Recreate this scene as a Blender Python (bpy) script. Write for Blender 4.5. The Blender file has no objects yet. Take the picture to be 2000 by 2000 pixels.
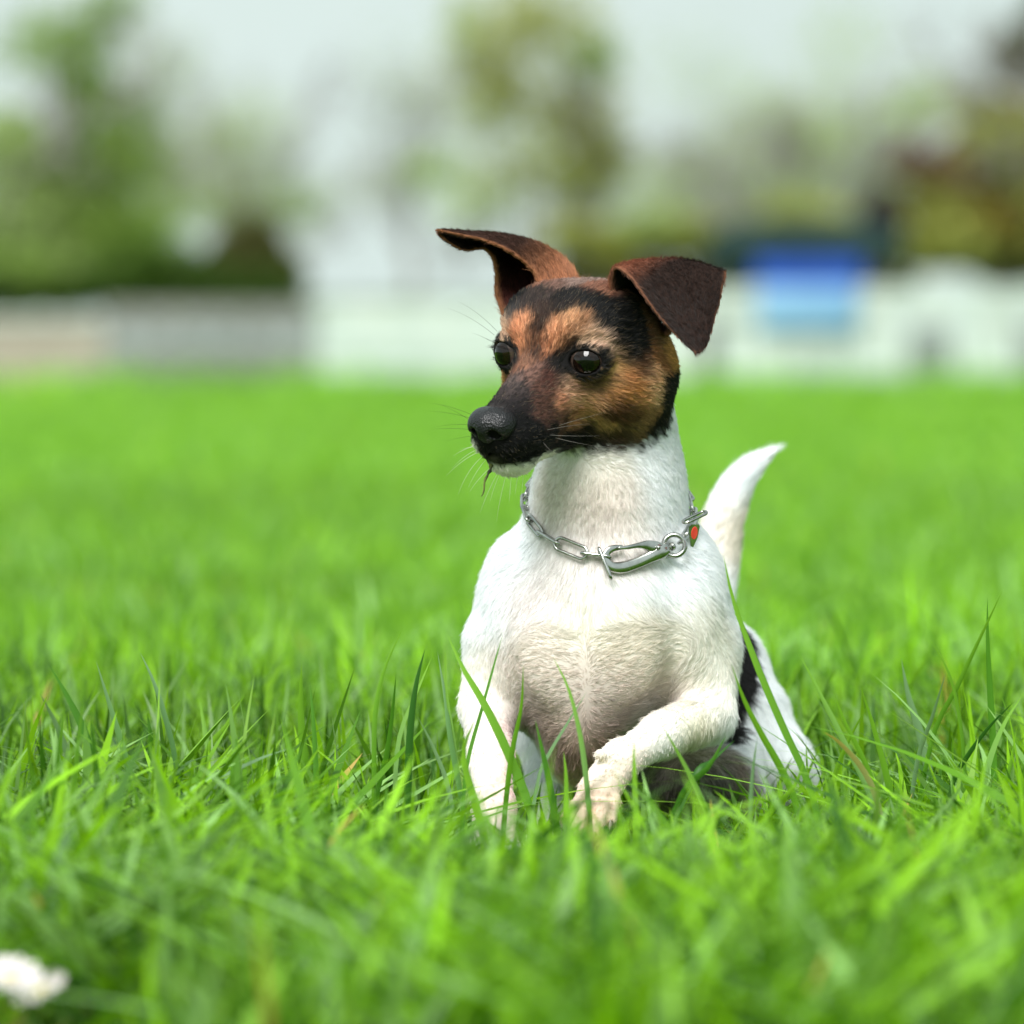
import bpy, bmesh, math, random
import numpy as np
from mathutils import Vector, Matrix, Euler

PREVIEW = 0          # 0 = everything
SC = bpy.context.scene
COL = SC.collection
rng = np.random.default_rng(7)
R = math.radians

# ------------------------------------------------------------------ camera
CAM_H = 0.255
FPX = 12000.0        # focal length in photo pixels (2000 px wide picture)
cam_d = bpy.data.cameras.new('camera')
cam = bpy.data.objects.new('camera', cam_d)
COL.objects.link(cam)
cam.location = (0, 0, CAM_H)
cam.rotation_euler = (R(90) - math.atan(320 / FPX), 0, 0)
cam_d.sensor_width = 36
cam_d.lens = 216
cam_d.clip_start = 0.05
cam_d.clip_end = 3000
cam_d.dof.use_dof = True
cam_d.dof.focus_distance = 2.985
cam_d.dof.aperture_fstop = 8.8
SC.camera = cam
SC.render.resolution_x = SC.render.resolution_y = 1024

# ------------------------------------------------------------------ sky, sun, exposure
SUN_EL, SUN_AZ = R(48), R(200)      # high, a little behind and left of the camera
world = bpy.data.worlds.new('World')
SC.world = world
world.use_nodes = True
wn = world.node_tree.nodes
wl = world.node_tree.links
wn.clear()
w_out = wn.new('ShaderNodeOutputWorld')
w_bg = wn.new('ShaderNodeBackground')
w_bg.inputs['Strength'].default_value = 0.098
w_sky = wn.new('ShaderNodeTexSky')
w_sky.sky_type = 'NISHITA'
w_sky.sun_disc = False
w_sky.sun_elevation = SUN_EL
w_sky.sun_rotation = SUN_AZ
w_sky.dust_density = 4.0
# thin bright overcast laid over the clear sky: pale, slightly cool, the same in every direction
w_mix = wn.new('ShaderNodeMix'); w_mix.data_type = 'RGBA'
w_mix.inputs[0].default_value = 0.86
w_tc = wn.new('ShaderNodeTexCoord')
w_noise = wn.new('ShaderNodeTexNoise')
w_noise.inputs['Scale'].default_value = 2.2
w_noise.inputs['Detail'].default_value = 4
w_ramp = wn.new('ShaderNodeValToRGB')
w_ramp.color_ramp.elements[0].position = 0.3
w_ramp.color_ramp.elements[0].color = (6.4, 7.7, 7.3, 1)
w_ramp.color_ramp.elements[1].position = 0.75
w_ramp.color_ramp.elements[1].color = (9.4, 10.6, 10.4, 1)
wl.new(w_tc.outputs['Generated'], w_noise.inputs['Vector'])
wl.new(w_noise.outputs[0], w_ramp.inputs[0])
wl.new(w_sky.outputs[0], w_mix.inputs[6])
wl.new(w_ramp.outputs[0], w_mix.inputs[7])
wl.new(w_mix.outputs[2], w_bg.inputs['Color'])
wl.new(w_bg.outputs[0], w_out.inputs['Surface'])

sun_d = bpy.data.lights.new('sun', 'SUN')
sun_d.energy = 4.8
sun_d.angle = R(32)
sun_d.color = (1.0, 0.99, 0.975)
sun = bpy.data.objects.new('sun', sun_d)
COL.objects.link(sun)
_sd = Vector((math.sin(SUN_AZ) * math.cos(SUN_EL), math.cos(SUN_AZ) * math.cos(SUN_EL), math.sin(SUN_EL)))
sun.rotation_euler = (-_sd).to_track_quat('-Z', 'Y').to_euler()
sun.location = (0, 0, 8)

SC.view_settings.view_transform = 'Standard'
SC.view_settings.look = 'None'
SC.view_settings.exposure = 0.20
SC.view_settings.gamma = 1.0
SC.view_settings.use_curve_mapping = False
SC.render.engine = 'CYCLES'
SC.cycles.use_denoising = True
SC.cycles.max_bounces = 8
SC.cycles.transparent_max_bounces = 12
SC.cycles_curves.shape = 'RIBBONS'


# ------------------------------------------------------------------ helpers
def at(px, py, y):
    """point (metres) that the photograph shows at (px, py) when it lies y metres away"""
    return Vector(((px - 1000) * y / FPX, y, CAM_H + (680 - py) * y / FPX))


def tag(o, label=None, cat=None, group=None, kind=None):
    if label: o['label'] = label
    if cat: o['category'] = cat
    if group: o['group'] = group
    if kind: o['kind'] = kind
    return o


def link(name, data, parent=None, mat=None):
    o = bpy.data.objects.new(name, data)
    COL.objects.link(o)
    if mat is not None:
        data.materials.append(mat)
    if parent is not None:
        o.parent = parent
        o.matrix_parent_inverse = Matrix.Translation(-parent.location)
    return o


def mesh_np(name, verts, faces, smooth=True, uvcol=None):
    """verts (n,3), faces (m,k) numpy -> mesh"""
    me = bpy.data.meshes.new(name)
    verts = np.ascontiguousarray(verts, dtype=np.float32)
    faces = np.ascontiguousarray(faces, dtype=np.int32)
    n, m, k = len(verts), len(faces), faces.shape[1]
    me.vertices.add(n)
    me.vertices.foreach_set('co', verts.ravel())
    me.loops.add(m * k)
    me.loops.foreach_set('vertex_index', faces.ravel())
    me.polygons.add(m)
    me.polygons.foreach_set('loop_start', np.arange(0, m * k, k, dtype=np.int32))
    try:
        me.polygons.foreach_set('loop_total', np.full(m, k, dtype=np.int32))
    except Exception:
        pass
    me.update(calc_edges=True)
    if smooth:
        me.polygons.foreach_set('use_smooth', np.ones(m, dtype=bool))
    if uvcol is not None:
        a = me.color_attributes.new('col', 'FLOAT_COLOR', 'POINT')
        c = np.ones((n, 4), dtype=np.float32)
        c[:, :3] = uvcol
        a.data.foreach_set('color', c.ravel())
    me.validate()
    return me


def srgb(r, g, b):
    def f(v):
        v /= 255.0
        return v / 12.92 if v <= 0.04045 else ((v + 0.055) / 1.055) ** 2.4
    return (f(r), f(g), f(b))


def new_mat(name, color=(.5, .5, .5), rough=.6, spec=.5, metal=0.0):
    m = bpy.data.materials.new(name)
    m.use_nodes = True
    b = m.node_tree.nodes['Principled BSDF']
    b.inputs['Base Color'].default_value = (*color, 1)
    b.inputs['Roughness'].default_value = rough
    b.inputs['Metallic'].default_value = metal
    b.inputs['Specular IOR Level'].default_value = spec
    return m


def noise_color(m, c1, c2, scale=5.0, detail=4, p0=.35, p1=.65, bump=0.0, coord='Object'):
    nt = m.node_tree
    N, L = nt.nodes, nt.links
    b = N['Principled BSDF']
    tc = N.new('ShaderNodeTexCoord')
    nz = N.new('ShaderNodeTexNoise')
    nz.inputs['Scale'].default_value = scale
    nz.inputs['Detail'].default_value = detail
    rp = N.new('ShaderNodeValToRGB')
    rp.color_ramp.elements[0].position = p0
    rp.color_ramp.elements[0].color = (*c1, 1)
    rp.color_ramp.elements[1].position = p1
    rp.color_ramp.elements[1].color = (*c2, 1)
    L.new(tc.outputs[coord], nz.inputs['Vector'])
    L.new(nz.outputs[0], rp.inputs[0])
    L.new(rp.outputs[0], b.inputs['Base Color'])
    if bump:
        bp = N.new('ShaderNodeBump')
        bp.inputs['Strength'].default_value = bump
        L.new(nz.outputs[0], bp.inputs['Height'])
        L.new(bp.outputs[0], b.inputs['Normal'])
    return m

# ================================================================== the dog
# Modelled in centimetres: x to the right, y away from the camera (0 = 3 m away), z up from the soil.
DOG_Y = 300.0


def P(px, py, d):
    s = (DOG_Y + d) / FPX
    return np.array([(px - 1000) * s, d, CAM_H * 100 + (680 - py) * s])


def rot_from(yaw, pitch, roll):
    """columns: dog's left side, forward, up"""
    y, p = R(yaw), R(pitch)
    f = np.array([-math.sin(y) * math.cos(p), -math.cos(y) * math.cos(p), -math.sin(p)])
    s = np.array([math.cos(y), -math.sin(y), 0.0])
    u = np.cross(f, s); u /= np.linalg.norm(u)
    if u[2] < 0: u = -u
    r = R(roll)
    s2 = s * math.cos(r) - u * math.sin(r)
    u2 = u * math.cos(r) + s * math.sin(r)
    return np.stack([s2, f, u2], axis=1)


HEAD_R = rot_from(36, 16.5, 5)
HEAD_O = P(1073, 696, 0)


def H(x, y, z):
    """head coordinates (side, forward, up; 0 = between the eyes) -> dog coordinates"""
    return HEAD_O + HEAD_R @ np.array([x, y, z], dtype=float)


def to_head(p):
    return (p - HEAD_O) @ HEAD_R


PRIMS = []   # (op, kind, params, k, bounding centre, bounding radius)


def ell(c, r, k=1.0, op='u', rot=None):
    c = np.asarray(c, float); r = np.asarray(r, float)
    PRIMS.append((op, 'e', (c, r, np.eye(3) if rot is None else rot), k, c, r.max()))


def cone(a, b, ra, rb, k=1.0, op='u'):
    a = np.asarray(a, float); b = np.asarray(b, float)
    PRIMS.append((op, 'c', (a, b, ra, rb), k, (a + b) / 2, np.linalg.norm(a - b) / 2 + max(ra, rb)))


def chain(pts, rs, k=1.0, op='u'):
    for i in range(len(pts) - 1):
        cone(pts[i], pts[i + 1], rs[i], rs[i + 1], k, op)


def d_ell(p, c, r, rot):
    q = (p - c) @ rot
    k0 = np.sqrt(((q / r) ** 2).sum(-1))
    k1 = np.sqrt(((q / (r * r)) ** 2).sum(-1)) + 1e-9
    return k0 * (k0 - 1.0) / k1


def d_cone(p, a, b, ra, rb):
    ab = b - a
    t = np.clip(((p - a) @ ab) / (ab @ ab), 0, 1)
    q = p - a - t[..., None] * ab
    return np.sqrt((q * q).sum(-1)) - (ra + (rb - ra) * t)


def comb(op, d, e, k):
    if op == 'u':
        h = np.maximum(k - np.abs(d - e), 0) / k
        return np.minimum(d, e) - h * h * k * 0.25
    h = np.maximum(k - np.abs(d + e), 0) / k
    return np.maximum(d, -e) + h * h * k * 0.25


def prim_d(kind, prm, p):
    return d_ell(p, *prm) if kind == 'e' else d_cone(p, *prm)


def sdf(p, prims):
    d = np.full(p.shape[:-1], 9.0)
    for op, kind, prm, k, bc, br in prims:
        if op == 'o':
            d = d + k
            continue
        m = ((p - bc) ** 2).sum(-1) < (br + k + 3.0) ** 2
        if m.any():
            d[m] = comb(op, d[m], prim_d(kind, prm, p[m]), k)
    return d


def surface(prims, lo, hi, step, refine=2):
    """polygonise the field with surface nets, then pull every vertex onto the zero surface"""
    lo = np.asarray(lo, float); hi = np.asarray(hi, float)
    n = np.ceil((hi - lo) / step).astype(int) + 1
    ax = [lo[i] + step * np.arange(n[i]) for i in range(3)]
    D = np.full(n, 9.0, dtype=np.float32)
    for op, kind, prm, k, bc, br in prims:
        if op == 'o':
            D += k
            continue
        rr = br + k + 2.6
        i0 = np.clip(np.floor((bc - rr - lo) / step).astype(int), 0, n)
        i1 = np.clip(np.ceil((bc + rr - lo) / step).astype(int) + 1, 0, n)
        if (i1 <= i0).any(): continue
        sl = tuple(slice(i0[i], i1[i]) for i in range(3))
        g = np.stack(np.meshgrid(*[ax[i][sl[i]] for i in range(3)], indexing='ij'), -1)
        D[sl] = comb(op, D[sl], prim_d(kind, prm, g), k)
    D[0] = D[-1] = 9; D[:, 0] = D[:, -1] = 9; D[:, :, 0] = D[:, :, -1] = 9
    S = D < 0
    c = np.zeros(np.array(n) - 1, dtype=np.int8)
    for dx in (0, 1):
        for dy in (0, 1):
            for dz in (0, 1):
                c += S[dx:n[0] - 1 + dx, dy:n[1] - 1 + dy, dz:n[2] - 1 + dz]
    act = (c > 0) & (c < 8)
    idx = -np.ones(act.shape, dtype=np.int64)
    cells = np.argwhere(act)
    idx[act] = np.arange(len(cells))
    acc = np.zeros((len(cells), 3)); cnt = np.zeros(len(cells))
    corners = [(i, j, l) for i in (0, 1) for j in (0, 1) for l in (0, 1)]
    for a in corners:
        for b in corners:
            if sum(b) - sum(a) == 1 and all(b[i] >= a[i] for i in range(3)):
                va = D[cells[:, 0] + a[0], cells[:, 1] + a[1], cells[:, 2] + a[2]]
                vb = D[cells[:, 0] + b[0], cells[:, 1] + b[1], cells[:, 2] + b[2]]
                m = (va < 0) != (vb < 0)
                t = np.where(m, va / np.where(np.abs(va - vb) < 1e-9, 1e-9, va - vb), 0)
                pa = np.array(a, float); pb = np.array(b, float)
                acc[m] += pa + t[m, None] * (pb - pa)
                cnt[m] += 1
    V = lo + step * (cells + acc / cnt[:, None])
    F = []
    for a in range(3):
        b, c2 = (a + 1) % 3, (a + 2) % 3
        sa = [slice(None)] * 3; sb = [slice(None)] * 3
        sa[a] = slice(0, -1); sb[a] = slice(1, None)
        e = np.argwhere(S[tuple(sa)] != S[tuple(sb)])
        ins = S[e[:, 0], e[:, 1], e[:, 2]]
        q = []
        for ob, oc in ((0, 0), (-1, 0), (-1, -1), (0, -1)):
            f = e.copy(); f[:, b] += ob; f[:, c2] += oc
            q.append(idx[f[:, 0], f[:, 1], f[:, 2]])
        q = np.stack(q, 1)
        q[~ins] = q[~ins][:, ::-1]
        F.append(q)
    F = np.concatenate(F)
    F = F[(F >= 0).all(1)]
    V = project(V, prims, step, refine)
    return V, F


def grad(p, prims, h=0.03):
    g = np.zeros_like(p)
    for i in range(3):
        e = np.zeros(3); e[i] = h
        g[:, i] = sdf(p + e, prims) - sdf(p - e, prims)
    return g / (2 * h)


def project(V, prims, step, n=2):
    for _ in range(n):
        d = sdf(V, prims)
        g = grad(V, prims)
        V = V - np.clip(d, -step, step)[:, None] * g / np.maximum((g * g).sum(1), .25)[:, None]
    return V


def drop_islands(V, F):
    """keep the biggest connected piece"""
    lab = np.arange(len(V))
    while True:
        m = lab[F].min(1)
        new = lab.copy()
        for c_ in range(F.shape[1]):
            np.minimum.at(new, F[:, c_], m)
        new = new[new]
        if (new == lab).all(): break
        lab = new
    u, cts = np.unique(lab, return_counts=True)
    keep = lab == u[cts.argmax()]
    F = F[keep[F[:, 0]]]
    mp = np.cumsum(keep) - 1
    return V[keep], mp[F]


# ---- trunk, neck, legs
def build_prims():
    PRIMS.clear()
    ell(P(1160, 1240, 6.5), (4.6, 6.0, 5.4), 1)                       # rib cage front
    ell(P(1135, 1345, 7), (2.75, 6.5, 5.2), 1.6)                      # keel of the chest
    ell(P(1180, 1150, 6), (5.0, 4.8, 4.0), 2.5)                      # base of the neck
    chain([P(1205, 830, 4.5), P(1190, 960, 5), P(1180, 1080, 6)], [3.0, 3.45, 3.9], 2.0)   # neck
    ell(P(1008, 1235, 6), (2.15, 3.6, 4.7), 1.5)                      # shoulder, dog's right
    ell(P(1345, 1212, 6), (2.2, 3.8, 4.6), 1.5)                      # shoulder, dog's left
    ell(P(1250, 1280, 17), (5.0, 12.0, 5.3), 3)                      # barrel
    ell(P(1330, 1365, 26), (4.2, 6.0, 4.9), 3)                       # rump
    # far foreleg
    chain([P(975, 1260, 5.5), P(953, 1380, 5.2), P(957, 1480, 2.0), P(965, 1580, 0)], [1.9, 1.42, 1.12, 1.05], .8)
    chain([P(965, 1580, 0), P(966, 1640, -.6)], [1.1, 1.15], .6)
    ell(P(966, 1665, -1.8), (1.4, 1.9, .95), .8)
    # near foreleg: elbow out at the right, forearm thrown across to the left
    chain([P(1375, 1270, 5.5), P(1382, 1390, 4.2)], [1.85, 1.42], 1.2)
    chain([P(1380, 1400, 3.9), P(1295, 1436, .4), P(1212, 1485, -2.6)], [1.40, 1.14, .97], .7)
    chain([P(1212, 1485, -2.6), P(1168, 1550, -3.8)], [1.02, 1.15], .6)
    ell(P(1345, 1520, 11), (3.2, 5, 2.2), 1.5)                        # low belly and stifle, in shade
    chain([P(1430, 1480, 13), P(1450, 1590, 10)], [1.7, 1.2], 1.0)
    for x in (1085, 1215):
        ell(P(x, 1285, 1.6), (1.7, 1.0, 2.0), 1.3)                    # breast muscles
    # hind leg seen at the right
    ell(P(1440, 1385, 20), (2.1, 4.2, 4.2), 2)
    chain([P(1462, 1420, 17), P(1520, 1500, 16), P(1590, 1600, 18)], [2.5, 1.7, 1.2], 1.5)
    chain([P(1590, 1600, 18), P(1605, 1650, 18), P(1565, 1668, 13)], [1.2, 1.05, 1.0], .8)
    # other hind foot, seen between the forelegs
    chain([P(1100, 1330, 16), P(1062, 1440, 12), P(1068, 1560, 9)], [2.2, 1.25, 1.0], 1.0)
    chain([P(1068, 1560, 9), P(1066, 1640, 8.5)], [1.0, .95], .5)
    ell(P(1064, 1655, 7.5), (1.0, 1.8, .9), .6)
    # tail
    tq = np.array([(1330, 1300, 28, 2.1), (1375, 1180, 29, 1.55), (1398, 1090, 30, 1.32), (1412, 1010, 30, 1.12), (1438, 945, 30, .92), (1476, 902, 30, .58), (1524, 872, 30, .10)], float)
    tk = [0, 1, 2, 3, 4, 5, 6]; tt = np.linspace(0, 6, 25)
    tq = np.stack([np.interp(tt, tk, tq[:, c]) for c in range(4)], 1)
    for _ in range(3): tq[1:-1] = (tq[:-2] + tq[1:-1] + tq[2:]) / 3
    chain([P(*q[:3]) for q in tq], [q[3] for q in tq], .25)
    # ---- paw toes of the near foreleg
    for (x, y, d), (x2, y2, d2), r in (((1135, 1560, -4.0), (1108, 1598, -4.6), .52), ((1152, 1570, -4.7), (1130, 1612, -5.4), .56),
                                       ((1178, 1572, -4.8), (1163, 1618, -5.5), .56), ((1200, 1558, -4.2), (1193, 1600, -4.9), .5)):
        cone(P(x, y + 4, d - .1), P(x2, y2 + 4, d2 - .15), r * .92, r * .86, .12)
    cone(P(1215, 1490, -3.2), P(1172, 1474, -3.9), .45, .38, .3)      # dew claw pad
    for x in (934, 955, 977, 998):
        cone(P(x, 1655, -2.6), P(x - 1, 1675, -3.9), .5, .46, .22)
    # ---- head
    def he(x, y, z, rx, ry, rz, k=1.0, op='u', both=False, tilt=0):
        for sx in ((1, -1) if both else (1,)):
            rr = HEAD_R
            if tilt:
                a = R(tilt) * sx
                rr = HEAD_R @ np.array([[math.cos(a), -math.sin(a), 0], [math.sin(a), math.cos(a), 0], [0, 0, 1]])
            ell(H(x * sx, y, z), (rx, ry, rz), k, op, rr)

    def hc(a, b, ra, rb, k=1.0, op='u', both=False):
        for sx in ((1, -1) if both else (1,)):
            cone(H(a[0] * sx, a[1], a[2]), H(b[0] * sx, b[1], b[2]), ra, rb, k, op)
    he(0, -3.3, -0.1, 3.5, 3.5, 3.0, 1.8)
    he(0, -4.5, -1.2, 2.7, 2.1, 2.7, 1.8)
    he(1.6, -2.1, 1.2, 1.95, 2.1, 1.75, 1.2, both=True)
    he(2.3, -3.2, -1.9, 2.2, 3.0, 2.3, 1.6, both=True)
    he(1.25, -0.9, 0.7, 1.6, 1.6, 1.4, 1.2, both=True)
    hc((0, -0.8, -1.2), (0, 4.6, -2.55), 2.2, 1.35, 1.2)
    hc((0, 0.0, -0.5), (0, 5.0, -2.0), .8, .75, .9)
    he(.85, 3.3, -2.85, 1.05, 2.1, 1.0, .8, both=True)
    hc((0, -3.5, -3.4), (0, 3.9, -3.95), 1.7, .8, 1.0)
    he(0, 3.9, -4.12, 1.2, 1.25, .8, .6)
    he(0, 4.5, -3.0, 1.25, 1.0, .9, .6)
    # eye sockets and lids
    he(2.3, .2, .4, .85, .55, .5, .7, op='s', both=True, tilt=-35)
    he(2.2, -.2, 0, 1.12, 1.12, 1.02, .35, both=True)
    he(2.42, .44, .07, .80, 1.0, .57, .2, op='s', both=True, tilt=-32)
    # mouth line
    hc((0, 5.5, -3.25), (1.15, 4.5, -3.5), .13, .13, .2, op='s', both=True)
    hc((1.15, 4.5, -3.5), (1.6, 2.6, -3.65), .13, .13, .2, op='s', both=True)
    hc((1.6, 2.6, -3.65), (2.0, .6, -3.2), .13, .06, .2, op='s', both=True)
    i_ = [i for i, q in enumerate(PRIMS) if q[0] == 's'][0]
    PRIMS.insert(i_, ('o', None, None, .13, np.zeros(3), 0))     # room for the coat
    return list(PRIMS)


DOGP = build_prims()
dogV, dogF = surface(DOGP, (-6, -9, -.8), (20, 38, 29.5), 0.15)
dogV, dogF = drop_islands(dogV, dogF)
print('dog mesh', len(dogV), len(dogF))


def to_m(V):
    V = np.asarray(V)
    return (V + np.array([0, DOG_Y, 0])) * .01


DOG_AT = Vector(to_m(P(1170, 1600, 4))); DOG_AT.z = 0
dog = bpy.data.objects.new('dog', None)
COL.objects.link(dog)
dog.location = DOG_AT
bpy.context.view_layer.update()

# ---------------------------------------------------------------- coat colours
# marks of the coat: head coordinates (side, forward, up in cm) + sRGB colour as the dog is marked
HEAD_PAINT = [(-1.3,0.35,1.67,205,140,95), (-1.3,0.66,0.9,190,120,75), (-2.35,-0.26,-0.31,165,105,70), (-2.01,-0.16,2.06,70,66,66), (-1.56,-0.41,2.36,60,45,40), (-1.27,-1.22,2.75,75,60,55), (-0.97,-2.29,2.94,135,100,86), (-0.38,-2.85,2.9,150,124,112), (1.2,-2.62,2.94,150,102,80), (1.98,-2.56,2.84,150,100,75), (0.54,-1.45,2.73,45,40,40), (1.73,-1.16,2.71,30,28,28), (0.65,-0.51,2.34,60,42,35), (-0.31,0.02,1.91,70,45,32), (-0.36,0.48,1.37,50,32,25), (-0.17,0.88,0.72,45,28,22), (-0.54,0.75,0.91,150,95,60), (0.7,0.43,1.44,205,145,100), (1.34,0.15,1.91,200,150,105), (0.44,0.72,0.91,170,105,65), (1.08,0.58,1.26,190,125,80), (1.94,0.22,1.64,170,120,80), (2.41,0.11,1.16,190,155,125), (2.96,-0.17,0.78,195,160,135), (3.27,-0.64,0.23,150,120,95), (1.51,0.56,0.93,25,20,18), (1.23,0.82,0.33,22,18,16), (1.46,1.0,-0.28,30,22,20), (2.91,-0.88,1.92,25,24,24), (3.38,-2.23,1.72,22,21,21), (3.4,-1.3,0.98,20,20,20), (3.7,-2.26,0.46,20,20,20), (3.83,-1.94,-0.27,20,20,20), (3.54,-1.35,-0.2,20,20,20), (2.59,-1.36,2.46,25,24,24), (2.85,-2.54,2.4,22,22,22), (3.12,-4.68,0.83,110,75,40), (3.86,-3.86,0.0,120,80,35), (2.47,-5.42,1.06,50,32,20), (4.02,-4.18,-0.5,190,140,60), (4.19,-3.43,-0.68,150,100,50), (4.28,-2.55,-1.27,200,155,110), (4.05,-2.13,-0.72,130,85,50), (3.31,-0.93,-0.43,190,145,85), (3.72,-1.26,-1.01,185,125,70), (3.26,-0.73,-1.05,180,135,85), (2.5,-0.08,-1.21,110,80,50), (2.01,0.49,-1.16,150,110,75), (1.68,1.11,-0.93,150,115,90), (1.78,1.09,-1.5,215,165,130), (1.68,1.69,-1.67,190,130,95), (1.23,1.87,-0.63,90,50,38), (1.24,2.51,-0.96,104,66,52), (1.33,2.99,-1.38,104,68,54), (1.59,2.88,-1.91,94,62,50), (0.23,2.32,-0.17,120,85,72), (-0.62,1.63,-0.01,140,95,70), (-0.28,2.75,-0.35,96,80,76), (-0.06,3.62,-0.64,74,62,60), (0.56,3.48,-0.73,70,58,56), (1.03,3.53,-1.16,50,40,42), (0.64,4.22,-1.07,50,42,44), (0.03,4.69,-1.03,50,43,42), (0.05,5.28,-1.24,90,85,84), (1.3,4.5,-1.95,18,17,17), (1.69,4.02,-2.48,18,17,17), (1.39,5.07,-3.02,18,17,17), (1.78,2.75,-2.87,20,18,17), (1.65,1.81,-2.65,110,75,55), (0.76,1.49,-4.38,18,17,16), (1.04,0.43,-4.08,18,17,16), (1.4,-0.57,-3.75,20,18,16), (1.7,-0.26,-2.94,190,145,95), (1.52,0.17,-2.82,180,125,85), (2.39,-0.12,-1.99,200,150,105), (3.13,-0.54,-1.71,185,130,70), (3.74,-1.11,-1.73,190,130,60), (3.38,-0.79,-2.26,130,80,30), (2.88,-0.83,-3.0,110,70,30), (3.59,-1.41,-2.96,120,80,35), (2.06,-1.11,-3.61,205,160,105), (1.87,-1.52,-4.44,70,55,30), (2.52,-1.78,-4.2,100,72,40), (4.04,-1.74,-2.33,190,135,75), (4.26,-2.41,-2.33,205,165,120), (3.79,-2.66,-3.48,170,125,80), (3.15,-2.34,-4.13,150,115,70), (2.73,-2.12,-4.92,90,75,45), (2.12,-1.48,-5.2,70,60,35), (1.35,-1.17,-4.97,35,32,20), (1.03,-0.86,-5.38,60,58,32), (3.33,-3.16,-4.71,25,24,22), (3.11,-2.48,-5.36,25,24,22), (3.68,-3.97,-3.89,24,22,22), (4.32,-3.68,-2.45,24,22,22), (3.43,-5.1,-3.84,24,22,22), (0.61,5.45,-3.42,20,18,18), (0.22,5.8,-2.9,20,18,18), (-0.04,5.27,-3.8,90,86,66), (-3.05,-0.96,-3.01,215,210,200), (-2.2,-1.11,-6.63,222,218,205), (-3.12,-0.96,-2.95,205,200,190), (-2.11,-1.09,-6.5,30,28,24), (-0.6,5.62,-3.14,30,28,26), (0.11,5.14,-4.06,25,22,20), (0.9,4.57,-4.29,22,20,18), (-2.0,-0.77,-6.95,205,202,175), (-1.79,-0.71,-6.78,205,202,178), (-1.54,-0.71,-6.44,160,160,125), (-2.12,-0.9,-6.88,225,222,205), (-1.48,-0.95,-5.95,22,20,18), (-0.39,-0.71,-5.6,20,18,17), (1.19,3.9,-4.03,18,17,16), (0.82,5.05,-3.7,18,17,16)]
# chest, throat and legs: dog coordinates in cm + colour; pink skin, plus shade painted into armpits, lower chest and belly
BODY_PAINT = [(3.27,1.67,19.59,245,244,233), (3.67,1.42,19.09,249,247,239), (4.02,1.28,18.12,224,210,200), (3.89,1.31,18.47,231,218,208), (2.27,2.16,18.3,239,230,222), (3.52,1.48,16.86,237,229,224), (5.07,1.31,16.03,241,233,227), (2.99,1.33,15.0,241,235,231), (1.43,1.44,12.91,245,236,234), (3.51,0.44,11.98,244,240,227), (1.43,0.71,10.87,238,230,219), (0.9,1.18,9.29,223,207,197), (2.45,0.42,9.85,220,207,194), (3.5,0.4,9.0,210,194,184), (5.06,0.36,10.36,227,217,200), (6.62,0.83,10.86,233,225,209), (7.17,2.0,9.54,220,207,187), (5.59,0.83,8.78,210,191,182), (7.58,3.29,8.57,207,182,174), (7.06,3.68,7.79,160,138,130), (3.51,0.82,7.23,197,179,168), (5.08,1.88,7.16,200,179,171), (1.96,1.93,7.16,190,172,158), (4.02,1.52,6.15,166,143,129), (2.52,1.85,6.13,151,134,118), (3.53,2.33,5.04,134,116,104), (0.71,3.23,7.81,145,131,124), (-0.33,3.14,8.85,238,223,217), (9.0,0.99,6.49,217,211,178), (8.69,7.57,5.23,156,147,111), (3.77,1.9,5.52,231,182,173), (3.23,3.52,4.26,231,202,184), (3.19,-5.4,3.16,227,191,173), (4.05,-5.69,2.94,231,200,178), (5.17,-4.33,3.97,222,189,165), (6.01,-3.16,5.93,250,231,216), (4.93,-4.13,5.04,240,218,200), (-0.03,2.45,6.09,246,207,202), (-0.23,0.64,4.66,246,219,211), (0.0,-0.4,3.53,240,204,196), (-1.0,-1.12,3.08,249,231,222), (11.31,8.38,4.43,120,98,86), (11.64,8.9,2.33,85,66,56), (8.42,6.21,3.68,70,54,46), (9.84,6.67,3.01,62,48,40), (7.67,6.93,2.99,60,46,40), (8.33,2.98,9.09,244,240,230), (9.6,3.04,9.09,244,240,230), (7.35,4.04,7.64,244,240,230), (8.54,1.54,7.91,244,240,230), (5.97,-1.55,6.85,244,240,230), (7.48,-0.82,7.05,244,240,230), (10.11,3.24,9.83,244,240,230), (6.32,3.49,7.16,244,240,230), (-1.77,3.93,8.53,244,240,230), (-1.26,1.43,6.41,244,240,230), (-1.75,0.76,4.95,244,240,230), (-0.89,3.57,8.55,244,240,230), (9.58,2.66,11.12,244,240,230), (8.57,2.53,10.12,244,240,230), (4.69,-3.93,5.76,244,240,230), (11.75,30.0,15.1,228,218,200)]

EYE_L = [np.array([2.2, -.2, 0.0]), np.array([-2.2, -.2, 0.0])]
WHITE = np.array(srgb(247, 250, 253))


def rbf(p, pts, cols, sig, w0=0.0, c0=None, wts=None):
    out = np.zeros((len(p), 3))
    for i in range(0, len(p), 20000):
        q = p[i:i + 20000]
        d2 = ((q[:, None, :] - pts[None]) ** 2).sum(-1)
        if w0 == 0:
            d2m = d2.min(1, keepdims=True)
            w = np.exp(-(d2 - d2m) / (2 * sig * sig))
            w /= w.sum(1, keepdims=True)
            out[i:i + 20000] = w @ cols
        else:
            w = np.exp(-d2 / (2 * sig * sig))
            sw = w.sum(1, keepdims=True)
            out[i:i + 20000] = (w @ cols + w0 * c0) / (sw + w0)
    return out


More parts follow.
